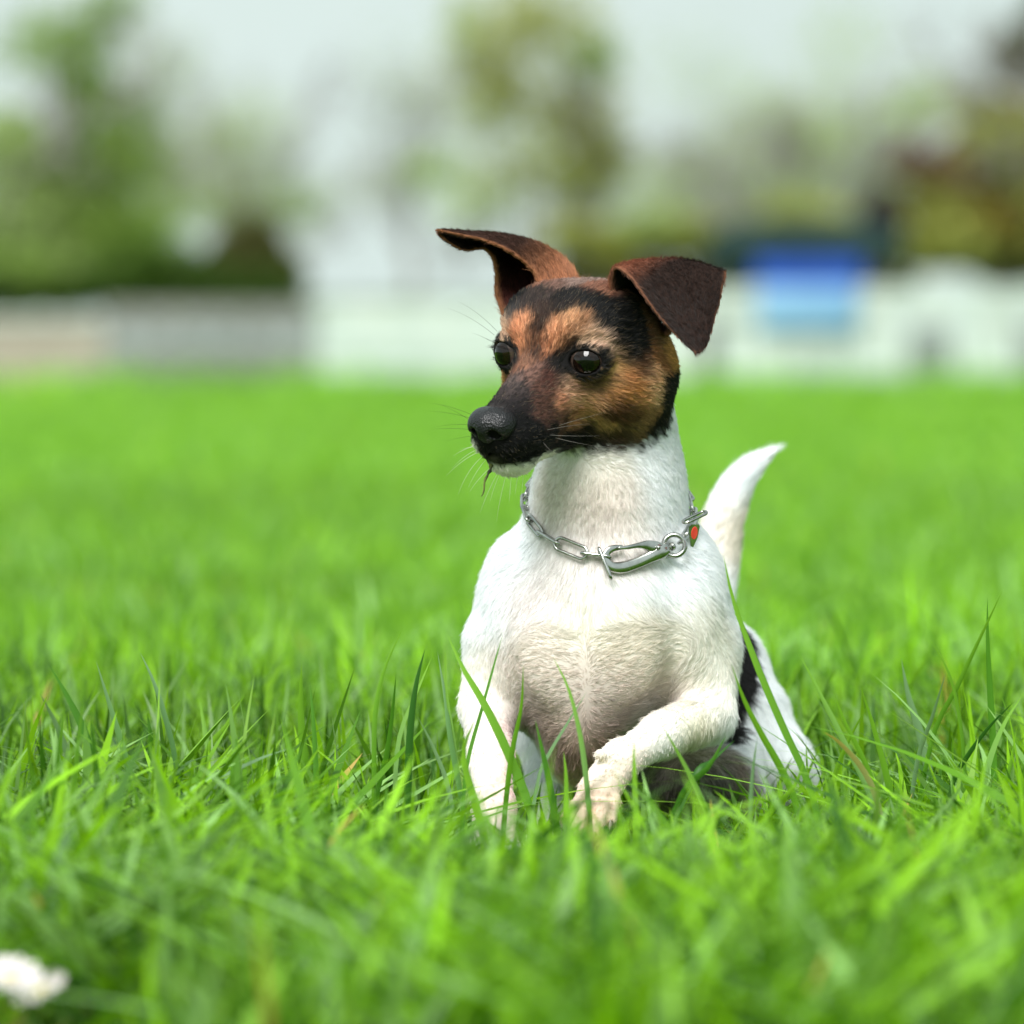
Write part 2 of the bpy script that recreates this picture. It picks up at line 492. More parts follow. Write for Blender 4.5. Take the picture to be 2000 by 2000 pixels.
HP = np.array([h[:3] for h in HEAD_PAINT], float)
HC = np.array([srgb(*h[3:6]) for h in HEAD_PAINT])
_l = HC.mean(1, keepdims=True)
HC = (HC * .88 + _l * .12) * np.maximum(_l, .004) ** .14 * 1.12
HC = HC * np.where(HC.mean(1, keepdims=True) < .02, .55, np.where(HC.mean(1, keepdims=True) > .12, 1.18, 1))
# what the photograph hides is marked like the side it shows
_m = [i for i in range(len(HP)) if HP[i, 0] > .7]
_mp = HP[_m] * np.array([-1, 1, 1])
_far = np.array([((HP - q) ** 2).sum(1).min() > .45 for q in _mp])
_back = [((3.0, -6.5, 1.2), (24, 22, 21)), ((0, -7.2, 1.0), (24, 22, 21)), ((-3, -6.5, 1.2), (24, 22, 21)), ((0, -7.4, -1.5), (24, 22, 21)),
         ((2.6, -7.4, -2.0), (24, 22, 21)), ((-2.6, -7.4, -2.0), (24, 22, 21)), ((0, -8, -4), (225, 222, 210)), ((3, -7.5, -5), (230, 228, 215)),
         ((-3, -7.5, -5), (230, 228, 215)), ((0, -3, -6.5), (230, 228, 215)), ((0, -6, -7), (235, 230, 220)), ((4, -5, -6.5), (235, 230, 220)),
         ((-4, -5, -6.5), (235, 230, 220)), ((-3, -4, -6), (235, 230, 220))]
HP2 = np.concatenate([HP, _mp[_far], np.array([b[0] for b in _back], float)])
HC2 = np.concatenate([HC, HC[_m][_far], np.array([srgb(*b[1]) for b in _back])])
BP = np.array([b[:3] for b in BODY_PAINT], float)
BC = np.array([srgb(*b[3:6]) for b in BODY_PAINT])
THIGH = [P(1446, 1185, 14), P(1460, 1260, 14), P(1452, 1340, 13), P(1424, 1412, 11)]


def seg_d(p, a, b):
    ab = b - a
    t = np.clip(((p - a) @ ab) / (ab @ ab), 0, 1)
    return np.sqrt(((p - a - t[:, None] * ab) ** 2).sum(1))


def vnoise(p, f):
    """cheap smooth noise, -1..1"""
    q = p * f
    v = np.sin(q[:, 0] * 1.7 + 2.1 * np.sin(q[:, 1] * 1.3 + 1.1)) + np.sin(q[:, 1] * 2.3 + 1.7 * np.sin(q[:, 2] * 1.9)) \
        + np.sin(q[:, 2] * 2.9 + 1.5 * np.sin(q[:, 0] * 2.2 + .6)) + .6 * np.sin(4.1 * q[:, 0] + 3.3 * q[:, 2] - 2.7 * q[:, 1])
    return v / 3.6


def coat(p, jit=True):
    """colour of the coat at points p (cm)"""
    p = np.asarray(p, float)
    q = p + (0.17 * np.stack([vnoise(p, 3.6), vnoise(p + 9, 3.3), vnoise(p - 7, 2.9)], 1) if jit else 0)
    h = to_head(q)
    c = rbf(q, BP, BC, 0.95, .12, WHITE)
    # black saddle patch low on the flank, behind the shoulder
    qs = q * np.array([1, .25, 1]); T_ = [t_ * np.array([1, .25, 1]) for t_ in THIGH]
    dp = np.min([seg_d(qs, T_[i], T_[i + 1]) for i in range(3)], axis=0)
    m = np.clip((1.3 + .12 * vnoise(q, 2) - dp) / .2, 0, 1) * (q[:, 1] > 8.0) * (q[:, 1] < 24)
    c = c * (1 - m[:, None]) + np.array(srgb(26, 25, 25)) * m[:, None]
    # head
    hc = rbf(h, HP2, HC2, .30)
    hr = np.sqrt(((h - np.array([0, -2.0, -1.3])) ** 2).sum(1))
    # the head's colours end where the neck starts
    below = (h[:, 2] - np.interp(h[:, 1], [-8, -6, -4.5, -2.5, 0, 2], [-1.9, -3.4, -4.9, -5.3, -5.3, -5.8]) + .28 * vnoise(p, 4.5)) / .5
    wh = np.clip(below, 0, 1) * np.clip((9.5 - hr) / .5, 0, 1)
    wh = np.where(p[:, 2] > 17.5, wh, 0)
    c = c * (1 - wh[:, None]) + hc * wh[:, None]
    # white chin below a black lip, white edge of the upper lip on the far side
    lip = np.interp(h[:, 1], [0, 1.5, 2.6, 4.5, 6], [-4.4, -4.15, -4.0, -3.86, -3.8])
    m = np.clip((lip - h[:, 2]) / .22, 0, 1) * np.clip((h[:, 1] - .9 + .5 * vnoise(h, 3)) / .7, 0, 1)
    m = np.maximum(m, np.clip((-.55 - h[:, 0]) / .3, 0, 1) * np.clip((h[:, 1] - 3.6) / .8, 0, 1) * np.clip((-2.6 - h[:, 2]) / .3, 0, 1) * (h[:, 2] > -3.6))
    m = m * (p[:, 2] > 16)
    c = c * (1 - m[:, None]) + np.array(srgb(236, 234, 222)) * m[:, None]
    # dark rims of the eyes
    for e in EYE_L:
        de = (h - e - np.array([0, .3, 0])) / np.array([1.28, 1.4, .9])
        r = np.sqrt((de ** 2).sum(1))
        m = np.clip((1.02 - r) / .12, 0, 1)
        c = c * (1 - m[:, None]) + np.array(srgb(16, 14, 14)) * m[:, None]
    return c


# ---------------------------------------------------------------- lie of the coat
FLOW = []


def fl(p, d, s=1.0):
    d = np.asarray(d, float)
    FLOW.append((np.asarray(p, float), d / np.linalg.norm(d), s))


for sx in (1, -1):
    for (pt, dr) in (((.6 * sx, 5.0, -1.2), (.25 * sx, -1, .3)), ((.7 * sx, 2.5, -.6), (.3 * sx, -1, .25)), ((.5 * sx, .5, .6), (.15 * sx, -1, .7)),
                     ((1.2 * sx, -.6, 2.0), (.25 * sx, -1, .6)), ((.3 * sx, -2, 3.0), (.1 * sx, -1, .2)), ((2.4 * sx, .3, 1.1), (.7 * sx, -1, .7)),
                     ((3.2 * sx, -2.5, 1.5), (.4 * sx, -1, 0)), ((1.8 * sx, 3.0, -2.2), (.3 * sx, -1, -.1)), ((1.6 * sx, 3.6, -3.2), (.3 * sx, -1, -.35)),
                     ((2.6 * sx, .6, -1.5), (.35 * sx, -1, -.25)), ((3.6 * sx, -1.2, -1.5), (.2 * sx, -1, -.35)), ((3.6 * sx, -3.5, -1.8), (.2 * sx, -1, -.7)),
                     ((3.0 * sx, -4.5, -3.5), (0, -.7, -1)), ((1.5 * sx, -1.5, -5.0), (0, -1, -.4)), ((.9 * sx, 4.6, -4.3), (.3 * sx, -.9, -.6)),
                     ((2.0 * sx, -6.5, 0), (0, -1, -.8)), ((1.5 * sx, 5.2, -3.0), (.6 * sx, -.5, -.9))):
        fl(H(*pt), HEAD_R @ np.array(dr, float))
for (pt, dr) in (((1160, 960, 1), (0, .2, -1)), ((1060, 980, 3), (-.3, .3, -1)), ((1290, 960, 2), (.5, .3, -1)), ((1345, 950, 6), (.2, .6, -1)),
                 ((1140, 1080, 1), (-.05, .1, -1)), ((1140, 1170, 0), (0, 0, -1)), ((1050, 1130, 1), (-.4, .2, -1)), ((1240, 1130, 1), (.5, .2, -1)),
                 ((1350, 1120, 4), (.7, .6, -1)), ((980, 1130, 4), (-.6, .6, -1)), ((940, 1230, 4), (-.2, .5, -1)), ((1400, 1230, 5), (.4, .8, -1)),
                 ((1100, 1270, 0), (-1, .1, .3)), ((1190, 1270, 0), (1, .1, .45)), ((1060, 1340, 1), (-1, .1, -.1)), ((1230, 1340, 1), (1, .1, .25)),
                 ((1100, 1400, 2), (-1, .2, -.35)), ((1190, 1400, 2), (1, .2, -.1)), ((1270, 1310, 2), (1, .2, .35)), ((1110, 1480, 3), (-.5, .4, -1)),
                 ((1170, 1470, 3), (.6, .4, -.6)), ((1145, 1540, 4), (0, .8, -1)), ((950, 1330, 4), (0, .1, -1)), ((965, 1450, 1), (.05, 0, -1)),
                 ((975, 1560, -1), (0, -.3, -1)), ((1350, 1340, 2), (-.6, -.3, -.6)), ((1290, 1400, -1), (-.8, -.4, -.45)), ((1215, 1460, -3), (-.7, -.3, -.8)),
                 ((1150, 1560, -5), (-.4, -.3, -1)), ((1340, 1440, 1), (-.4, .1, -1)), ((1280, 1460, -1), (-.7, 0, -.8)),
                 ((1300, 1250, 17), (.2, 1, -.5)), ((1100, 1250, 17), (-.2, 1, -.5)), ((1200, 1100, 12), (0, 1, -.3)), ((1360, 1250, 26), (.2, .8, -1)),
                 ((1480, 1350, 18), (.3, .1, -1)), ((1530, 1480, 16), (.3, 0, -1)), ((1580, 1580, 17), (.3, 0, -1)), ((1065, 1480, 11), (0, -.2, -1)),
                 ((1390, 1080, 30), (.2, 0, 1)), ((1430, 970, 30), (.5, 0, 1)), ((1500, 890, 30), (1, 0, .7)), ((1370, 1190, 30), (0, .2, .8)),
                 ((1440, 1290, 13), (.1, .6, -1))):
    fl(P(*pt), np.array(dr, float))
FLP = np.array([f[0] for f in FLOW]); FLD = np.array([f[1] for f in FLOW])


def flow(p):
    out = np.zeros((len(p), 3))
    for i in range(0, len(p), 20000):
        q = p[i:i + 20000]
        d2 = ((q[:, None, :] - FLP[None]) ** 2).sum(-1)
        dm = d2.min(1, keepdims=True)
        w = np.exp(-(d2 - dm) / (.5 + .55 * dm))
        out[i:i + 20000] = w @ FLD
    return out / (np.linalg.norm(out, axis=1, keepdims=True) + 1e-9)


def tri_sample(V, F4, n, r, dens=None):
    """n random points on a quad mesh -> positions, normals"""
    T = np.concatenate([F4[:, [0, 1, 2]], F4[:, [0, 2, 3]]])
    a, b, c = V[T[:, 0]], V[T[:, 1]], V[T[:, 2]]
    nn = np.cross(b - a, c - a)
    ar = np.linalg.norm(nn, axis=1)
    w = ar.copy()
    if dens is not None:
        w = w * dens((a + b + c) / 3)
    cs = np.cumsum(w)
    k = np.searchsorted(cs, r.random(n) * cs[-1])
    u, v = r.random(n), r.random(n)
    fl_ = u + v > 1
    u[fl_], v[fl_] = 1 - u[fl_], 1 - v[fl_]
    p = a[k] + u[:, None] * (b[k] - a[k]) + v[:, None] * (c[k] - a[k])
    return p, nn[k] / (ar[k][:, None] + 1e-12)


def make_hair(name, parent, mat, P0, N, D, L, rad, colr, npt=5, lift=.32, curl=.12, r=rng, cell=.16, clump=.6):
    """P0 roots (cm), N normals, D lie, L length (cm), rad root radius (cm), colr linear rgb per hair"""
    n = len(P0)
    D = D - (D * N).sum(1, keepdims=True) * N
    D /= np.linalg.norm(D, axis=1, keepdims=True) + 1e-9
    D = D + r.normal(0, curl, (n, 3))
    lf = lift * r.uniform(.5, 1.5, n)[:, None]
    t = np.linspace(0, 1, npt)
    pts = np.zeros((n, npt, 3))
    side = np.cross(N, D)
    bend = r.normal(0, .12, n)[:, None]
    for i, s in enumerate(t):
        pts[:, i] = P0 - N * .02 + L[:, None] * (s * D + lf * (s - .45 * s * s) * N + bend * s * s * side)
    # locks: neighbouring hairs run together towards their tips
    key = np.floor(P0 / cell + .35 * np.stack([vnoise(P0, 5), vnoise(P0 + 2, 5.5), vnoise(P0 - 2, 5.2)], 1)).astype(np.int64)
    key = (key[:, 0] * 73856093) ^ (key[:, 1] * 19349663) ^ (key[:, 2] * 83492791)
    _, inv = np.unique(key, return_inverse=True)
    ncl = inv.max() + 1
    cnt = np.bincount(inv, minlength=ncl)[:, None]
    mean = np.stack([np.stack([np.bincount(inv, weights=pts[:, i, k], minlength=ncl) for k in range(3)], 1) / cnt for i in range(npt)], 1)
    mean[:, 1:] += (r.normal(0, .22, (ncl, 1, 3)) * t[1:][None, :, None]) * float(np.mean(L)) * .8
    kk = (clump * t ** 1.3)[None, :, None]
    pts = pts * (1 - kk) + mean[inv] * kk
    wf = np.clip((colr.mean(1) - .4) / .3, 0, 1)
    colr = colr * (1 + (np.clip(r.normal(0, .18, ncl), -.45, .5)[inv]) * (1 - .8 * wf))[:, None]
    cu = bpy.data.hair_curves.new(name)
    cu.add_curves([npt] * n)
    cu.points.foreach_set('position', to_m(pts.reshape(-1, 3)).astype(np.float32).ravel()) if False else \
        cu.attributes['position'].data.foreach_set('vector', to_m(pts.reshape(-1, 3)).astype(np.float32).ravel())
    ra = cu.attributes.get('radius') or cu.attributes.new('radius', 'FLOAT', 'POINT')
    prof = (1 - t ** 2.2) * .95 + .05
    rv = (np.asarray(rad).reshape(-1, 1) * prof[None] * .01 * np.ones((n, 1))).astype(np.float32)
    ra.data.foreach_set('value', rv.ravel())
    ca = cu.attributes.new('col', 'FLOAT_COLOR', 'CURVE')
    cc = np.ones((n, 4), dtype=np.float32); cc[:, :3] = np.clip(colr, 0.0, .95)
    ca.data.foreach_set('color', cc.ravel())
    return link(name, cu, parent, mat)


# materials of the dog
def attr_mat(name, rough=.6, spec=.3, hair=False, sss=0.0):
    m = new_mat(name, rough=rough, spec=spec)
    nt = m.node_tree
    b = nt.nodes['Principled BSDF']
    a = nt.nodes.new('ShaderNodeAttribute'); a.attribute_name = 'col'
    nt.links.new(a.outputs['Color'], b.inputs['Base Color'])
    if hair:
        # light passes through a coat: a share of every hair is translucent
        o = nt.nodes['Material Output']
        tr = nt.nodes.new('ShaderNodeBsdfTranslucent')
        nt.links.new(a.outputs['Color'], tr.inputs['Color'])
        mx = nt.nodes.new('ShaderNodeMixShader'); mx.inputs[0].default_value = .3
        hb = nt.nodes.new('ShaderNodeBsdfHair'); hb.component = 'Reflection'
        hb.inputs['RoughnessU'].default_value = .22; hb.inputs['RoughnessV'].default_value = .6
        hb.inputs['Color'].default_value = (.5, .5, .5, 1)
        mx2 = nt.nodes.new('ShaderNodeMixShader'); mx2.inputs[0].default_value = .03
        nt.links.new(b.outputs[0], mx.inputs[1]); nt.links.new(tr.outputs[0], mx.inputs[2])
        nt.links.new(mx.outputs[0], mx2.inputs[1]); nt.links.new(hb.outputs[0], mx2.inputs[2])
        nt.links.new(mx2.outputs[0], o.inputs['Surface'])
    return m


M_SKIN = attr_mat('coat_skin', .8, .15)
M_FUR = attr_mat('coat_hair', .6, .14, hair=True)

tag(dog, 'small white terrier with black and tan head and chain collar, crouching in grass', 'dog')
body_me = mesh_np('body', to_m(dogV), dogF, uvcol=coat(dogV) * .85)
body = link('body', body_me, dog, M_SKIN)

from mathutils.bvhtree import BVHTree
_bv = BVHTree.FromPolygons([Vector(v) for v in dogV], [tuple(int(i) for i in f) for f in dogF])
_camcm = Vector((0, -DOG_Y, CAM_H * 100))


def surf(px, py, off=0.0):
    """the point of the dog's skin that the photograph shows at (px, py), lifted off it by off cm"""
    dr = Vector(P(px, py, 0)) - _camcm
    hit = _bv.ray_cast(_camcm, dr.normalized())
    if hit[0] is None:
        hit = _bv.find_nearest(Vector(P(px, py, 3)))
    return np.array(hit[0]) + np.array(hit[1]) * off


# ---- coat of hair
def is_face(p):
    h = to_head(p)
    r_ = np.sqrt(((h - np.array([0, -1.5, -1.0])) ** 2).sum(1))
    return np.clip((9.0 - r_) / 1.5, 0, 1) * (p[:, 2] > 16.5)


def dens(p):
    return .32 + 1.3 * is_face(p) + .25 * (p[:, 1] < 12) * (p[:, 2] < 22)


def grow(V, F, n, nm, parent, r):
    p, nn = tri_sample(V, F, n, r, dens)
    h = to_head(p)
    fc = is_face(p)
    keep = np.ones(len(p), bool)
    for e in EYE_L:
        keep &= (((h - e - np.array([0, .55, 0])) / np.array([.98, .9, .70])) ** 2).sum(1) > 1
    keep &= (((h - np.array([0, 5.75, -1.95])) / np.array([1.2, .6, .8])) ** 2).sum(1) > 1
    keep &= p[:, 2] > -.3
    p, nn, h, fc = p[keep], nn[keep], h[keep], fc[keep]
    muz = np.clip((h[:, 1] - .5) / 4.0, 0, 1) * fc
    leg = np.clip((11.5 - p[:, 2]) / 2.5, 0, 1) * ((p[:, 0] < 0.4) | (p[:, 1] < 1.5)) * (p[:, 1] < 7)
    L = .62 * (1 - fc) + fc * (.42 - .2 * muz)
    L = L * (1 - .45 * leg) * (1 + .1 * ((p[:, 1] > 24) & (p[:, 2] > 10.5))) * (1 - .35 * ((p[:, 2] < 6.5) & (p[:, 1] < 0))) * r.uniform(.7, 1.25, len(p))
    # tufts: neighbouring hairs lean the same way
    c = coat(p)
    D = flow(p)
    tuft = np.stack([vnoise(p, 2.6), vnoise(p + 31, 2.4), vnoise(p - 17, 2.8)], 1)
    D = D + .34 * tuft * (1 - .45 * fc[:, None]) + .16 * np.stack([vnoise(p, 9), vnoise(p + 5, 8), vnoise(p - 5, 8.5)], 1)
    lum = c.mean(1)
    var = r.normal(1, .27, len(p))[:, None]
    white = np.clip((lum - .4) / .3, 0, 1)[:, None]
    c = c * np.clip(1 + (var - 1) * (1 - .7 * white), .5, 1.6)
    c = c * (1 + .34 * (1 - white) * np.clip(vnoise(p, 11) + .5 * vnoise(p + 4, 23), -1, 1)[:, None])
    pale = (r.random(len(p)) < .05) & (lum < .2) & (fc > .3)
    c[pale] = c[pale] * .4 + np.array([.16, .12, .075])
    dark = (r.random(len(p)) < .02) & (lum > .5)
    c[dark] *= .8
    rad = np.where(fc > .3, .0062, .0085) * r.uniform(.8, 1.2, len(p))
    return make_hair(nm, parent, M_FUR, p, nn, D, L, rad, c, lift=.22, curl=.13, r=r)


if PREVIEW != 2:
    grow(dogV, dogF, 430000, 'coat', dog, np.random.default_rng(3))

# ---------------------------------------------------------------- ears
def cr(P4, n):
    """Catmull-Rom through the rows of P4 -> n samples"""
    P4 = np.asarray(P4, float)
    k = len(P4)
    t = np.linspace(0, k - 1, n)
    i = np.clip(t.astype(int), 0, k - 2)
    f = (t - i).reshape((-1,) + (1,) * (P4.ndim - 1))
    p1, p2 = P4[i], P4[i + 1]
    p0 = np.where((i > 0).reshape(f.shape), P4[np.maximum(i - 1, 0)], 2 * p1 - p2)
    p3 = np.where((i < k - 2).reshape(f.shape), P4[np.minimum(i + 2, k - 1)], 2 * p2 - p1)
    return .5 * ((2 * p1) + (-p0 + p2) * f + (2 * p0 - 5 * p1 + 4 * p2 - p3) * f ** 2 + (-p0 + 3 * p1 - 3 * p2 + p3) * f ** 3)


def sheet(rows, nu=36, nv=60):
    G = np.array([[P(*c) for c in row] for row in rows])      # v, u, 3
    G = cr(G, nv)
    G = cr(G.transpose(1, 0, 2), nu).transpose(1, 0, 2)
    return G                                                  # nv, nu, 3


def ear(rows, name, flip, shade, lab=None):
    G = sheet(rows)
    nv, nu, _ = G.shape
    du = np.gradient(G, axis=1); dv = np.gradient(G, axis=0)
    wob = G + 0; G = G + .035 * np.stack([vnoise(wob.reshape(-1, 3), 1.9).reshape(nv, nu), vnoise(wob.reshape(-1, 3) + 7, 2.3).reshape(nv, nu), 0 * wob[..., 0]], -1)
    rag = np.clip(1 - np.minimum(np.linspace(0, 1, nu), 1 - np.linspace(0, 1, nu)) / .08, 0, 1)[None, :] * .045 * vnoise(wob.reshape(-1, 3) + 3, 8.0).reshape(nv, nu)
    G = G + rag[..., None] * du / (np.linalg.norm(du, axis=2, keepdims=True) + 1e-9)
    N = np.cross(du, dv); N /= np.linalg.norm(N, axis=2, keepdims=True) + 1e-9
    if not flip: N = -N
    uu = np.linspace(0, 1, nu)[None, :] * np.ones((nv, 1)); vv = np.linspace(0, 1, nv)[:, None] * np.ones((1, nu))
    edge = np.minimum(np.minimum(uu, 1 - uu) * 2.2, (1 - vv) * 1.5)
    th = .035 + .06 * np.clip(edge / .25, 0, 1) ** .5 + .09 * (1 - vv) ** 2
    top = G + N * th[..., None]; bot = G - N * th[..., None]
    V = np.concatenate([top.reshape(-1, 3), bot.reshape(-1, 3)])
    o = nv * nu
    F = []
    for j in range(nv - 1):
        for i in range(nu - 1):
            a = j * nu + i
            F.append((a, a + 1, a + 1 + nu, a + nu)); F.append((a + o, a + nu + o, a + 1 + nu + o, a + 1 + o))
    rim = [(0, i) for i in range(nu)] + [(j, nu - 1) for j in range(1, nv)] + [(nv - 1, i) for i in range(nu - 2, -1, -1)] + [(j, 0) for j in range(nv - 2, 0, -1)]
    for q in range(len(rim)):
        a = rim[q][0] * nu + rim[q][1]; b = rim[(q + 1) % len(rim)]; b = b[0] * nu + b[1]
        F.append((b, a, a + o, b + o))
    F = np.array(F)
    if not flip: F = F[:, ::-1]
    # outside follows +N
    cols = np.concatenate([shade(vv.ravel(), uu.ravel(), edge.ravel(), True), shade(vv.ravel(), uu.ravel(), edge.ravel(), False)])
    me = mesh_np(name, to_m(V), F, uvcol=cols * .8)
    e = link(name, me, dog, M_SKIN)
    if lab: e['label'] = lab
    # hair on both faces, lying from root to tip
    if PREVIEW != 2:
        r = np.random.default_rng(11)
        T = np.concatenate([F[:, [0, 1, 2]], F[:, [0, 2, 3]]])
        a, b, c = V[T[:, 0]], V[T[:, 1]], V[T[:, 2]]
        nn = np.cross(b - a, c - a); ar = np.linalg.norm(nn, axis=1)
        cs = np.cumsum(ar)
        n = 42000
        k = np.searchsorted(cs, r.random(n) * cs[-1])
        u, v = r.random(n), r.random(n); fl_ = u + v > 1
        u[fl_], v[fl_] = 1 - u[fl_], 1 - v[fl_]
        w = np.stack([1 - u - v, u, v], 1)
        pt = (V[T[k]] * w[..., None]).sum(1)
        DV = np.concatenate([dv.reshape(-1, 3)] * 2)
        DD = (DV[T[k]] * w[..., None]).sum(1); DD /= np.linalg.norm(DD, axis=1, keepdims=True) + 1e-9
        cc = (cols[T[k]] * w[..., None]).sum(1) * np.clip(r.normal(1, .34, n), .35, 2.0)[:, None]
        ee = (np.concatenate([edge.ravel()] * 2)[T[k]] * w).sum(1)
        vvv = (np.concatenate([vv.ravel()] * 2)[T[k]] * w).sum(1)
        L = (.36 + .35 * np.clip((.25 - vvv) / .25, 0, 1)) * r.uniform(.6, 1.2, n) * np.clip(.75 + ee * 2, .6, 1)
        make_hair('hair', e, M_FUR, pt, nn[k] / ar[k][:, None], DD + .25 * np.stack([vnoise(pt, 4), vnoise(pt + 3, 4), vnoise(pt - 3, 4)], 1), L,
                  np.full(n, .006), cc, npt=4, lift=.36, curl=.2, r=r)
    return e


def mixc(a, b, t):
    t = np.clip(t, 0, 1)[:, None]
    return np.array(srgb(*a)) * (1 - t) + np.array(srgb(*b)) * t


def shade_near(v, u, e, outer):
    if outer:      # back of the ear, turned to the viewer on the flap
        c = mixc((138, 84, 62), (42, 27, 21), (v - .30) / .15 + (u - .31) * 2.2)
        c = c + (mixc((40, 26, 22), (70, 48, 40), (v - .88) / .1) - mixc((40, 26, 22), (40, 26, 22), v)) * .6
    else:
        c = mixc((34, 24, 20), (50, 34, 26), v)
    rimc = np.array(srgb(140, 92, 68))
    w = np.clip((.06 - e) / .05, 0, 1)[:, None] * (.8 if outer else .5)
    return c * (1 - w) + rimc * w


def shade_far(v, u, e, outer):
    if outer:
        c = mixc((180, 122, 86), (70, 46, 38), (v - .14) / .34 + (.3 - u) * .8)
    else:
        c = mixc((95, 42, 32), (40, 28, 22), (v - .12) / .3)
    rimc = np.array(srgb(180, 122, 86))
    w = np.clip((.06 - e) / .05, 0, 1)[:, None] * .8
    return c * (1 - w) + rimc * w


ear([[(1198, 610, .2), (1215, 580, 3.0), (1290, 610, 4.2), (1300, 655, 1.2)],
     [(1193, 552, -.2), (1240, 538, 2.3), (1325, 560, 3.2), (1350, 605, 1.4)],
     [(1202, 524, -.7), (1262, 513, 1.3), (1338, 512, 1.8), (1412, 534, .9)],
     [(1232, 545, -1.7), (1290, 552, -.9), (1352, 560, -.5), (1410, 568, .1)],
     [(1282, 612, -2.3), (1315, 618, -1.9), (1355, 620, -1.5), (1396, 622, -1.0)],
     [(1325, 660, -2.5), (1345, 665, -2.5), (1366, 667, -2.3), (1385, 662, -1.9)],
     [(1350, 682, -2.6), (1358, 688, -2.7), (1366, 688, -2.6), (1375, 682, -2.4)]],
    'ear', False, shade_near, 'ear folded over, hanging beside the cheek')
ear([[(1066, 590, 3.6), (1128, 552, 5.2), (1085, 600, 7.2), (996, 640, 5.0)],
     [(1044, 535, 3.8), (1094, 508, 5.8), (1040, 540, 8.0), (972, 580, 5.5)],
     [(1003, 497, 3.4), (1050, 479, 5.4), (1000, 505, 7.6), (968, 520, 5.4)],
     [(950, 471, 3.0), (985, 462, 4.4), (966, 474, 6.2), (948, 487, 5.0)],
     [(898, 459, 2.4), (908, 456, 3.2), (908, 470, 4.2), (905, 489, 3.8)],
     [(858, 450, 1.8), (856, 452, 2.2), (857, 458, 2.4), (866, 466, 2.4)]],
    'ear', True, shade_far, 'ear blown upwards, its tip pointing sideways')

# ---------------------------------------------------------------- nose
PRIMS.clear()
for sx in (1, -1):
    ell(H(.5 * sx, 5.15, -1.75), (.78, .95, .72), .35, 'u', HEAD_R)
    ell(H(.72 * sx, 5.45, -2.0), (.48, .55, .52), .3, 'u', HEAD_R)
ell(H(0, 5.45, -1.75), (.65, .85, .72), .4, 'u', HEAD_R)
cone(H(0, 5.8, -2.1), H(0, 5.35, -2.85), .45, .3, .35)
for sx in (1, -1):
    cone(H(.55 * sx, 6.5, -2.18), H(.62 * sx, 5.4, -2.08), .31, .26, .12, 's')
    cone(H(.58 * sx, 6.2, -2.22), H(1.3 * sx, 5.6, -2.5), .22, .14, .12, 's')
cone(H(0, 6.35, -2.15), H(0, 5.75, -3.1), .05, .05, .12, 's')
NP = list(PRIMS)
nc = H(0, 5.4, -2)
nV, nF = surface(NP, nc - 1.7, nc + 1.7, .045)
nV, nF = drop_islands(nV, nF)
nV = nc + (nV - nc) * np.array([.95, 1.0, .95])
M_NOSE = new_mat('nose_leather', (.005, .005, .006), .40, .40)
_nt = M_NOSE.node_tree
_tc = _nt.nodes.new('ShaderNodeTexCoord'); _vo = _nt.nodes.new('ShaderNodeTexVoronoi'); _vo.inputs['Scale'].default_value = 1100
_bp = _nt.nodes.new('ShaderNodeBump'); _bp.inputs['Strength'].default_value = .8; _bp.inputs['Distance'].default_value = .0004
_nt.links.new(_tc.outputs['Object'], _vo.inputs['Vector']); _nt.links.new(_vo.outputs['Distance'], _bp.inputs['Height'])
_nt.links.new(_bp.outputs[0], _nt.nodes['Principled BSDF'].inputs['Normal'])
link('nose', mesh_np('nose', to_m(nV), nF), dog, M_NOSE)

# ---------------------------------------------------------------- eyes
M_EYE = attr_mat('eye_gloss', .03, .42)
M_EYE.node_tree.nodes['Principled BSDF'].inputs['Coat Roughness'].default_value = .02


def eyeball(side):
    c = H(2.2 * side, -.18, 0)
    g = HEAD_R @ np.array([.42 * side, .9, .02]); g /= np.linalg.norm(g)
    a = np.cross(g, [0, 0, 1]); a /= np.linalg.norm(a); b = np.cross(a, g)
    V, Cc, F = [], [], []
    nr, ns = 40, 48
    for i in range(nr + 1):
        th = math.pi * i / nr
        for j in range(ns):
            ph = 2 * math.pi * j / ns
            rr = .93 + (.06 * math.exp(-(th / .55) ** 4))      # cornea bulges
            V.append(c + rr * (math.cos(th) * g + math.sin(th) * (math.cos(ph) * a + math.sin(ph) * b)))
            if th < .46: col = srgb(6, 5, 5)
            elif th < .72:
                f = .75 + .25 * math.sin(ph * 23 + 3 * math.sin(ph * 5))
                col = tuple(x * f for x in srgb(26, 15, 9))
            elif th < .82: col = srgb(14, 9, 7)
            else: col = srgb(70, 56, 50)
            Cc.append(col)
    for i in range(nr):
        for j in range(ns):
            j2 = (j + 1) % ns
            F.append((i * ns + j, (i + 1) * ns + j, (i + 1) * ns + j2, i * ns + j2))
    o = link('eye', mesh_np('eye', to_m(np.array(V)), np.array(F), uvcol=np.array(Cc)), dog, M_EYE)


eyeball(1)
eyeball(-1)


# ---------------------------------------------------------------- claws of the near forepaw
M_CLAW = noise_color(new_mat('claw', rough=.4), (.10, .07, .055), (.22, .16, .13), scale=300)
for (x, y, d), (x2, y2, d2) in (((1106, 1602, -4.9), (1097, 1618, -5.3)), ((1128, 1618, -5.7), (1121, 1634, -6.0)), ((1162, 1624, -5.8), (1158, 1641, -6.1)), ((1193, 1606, -5.2), (1191, 1622, -5.5))):
    PRIMS.clear()
    a_, b_ = P(x, y, d), P(x2, y2, d2)
    cone(a_, b_, .17, .05, .05)
    cv, cf = surface(list(PRIMS), np.minimum(a_, b_) - .4, np.maximum(a_, b_) + .4, .06)
    link('claw', mesh_np('claw', to_m(cv), cf), dog, M_CLAW)

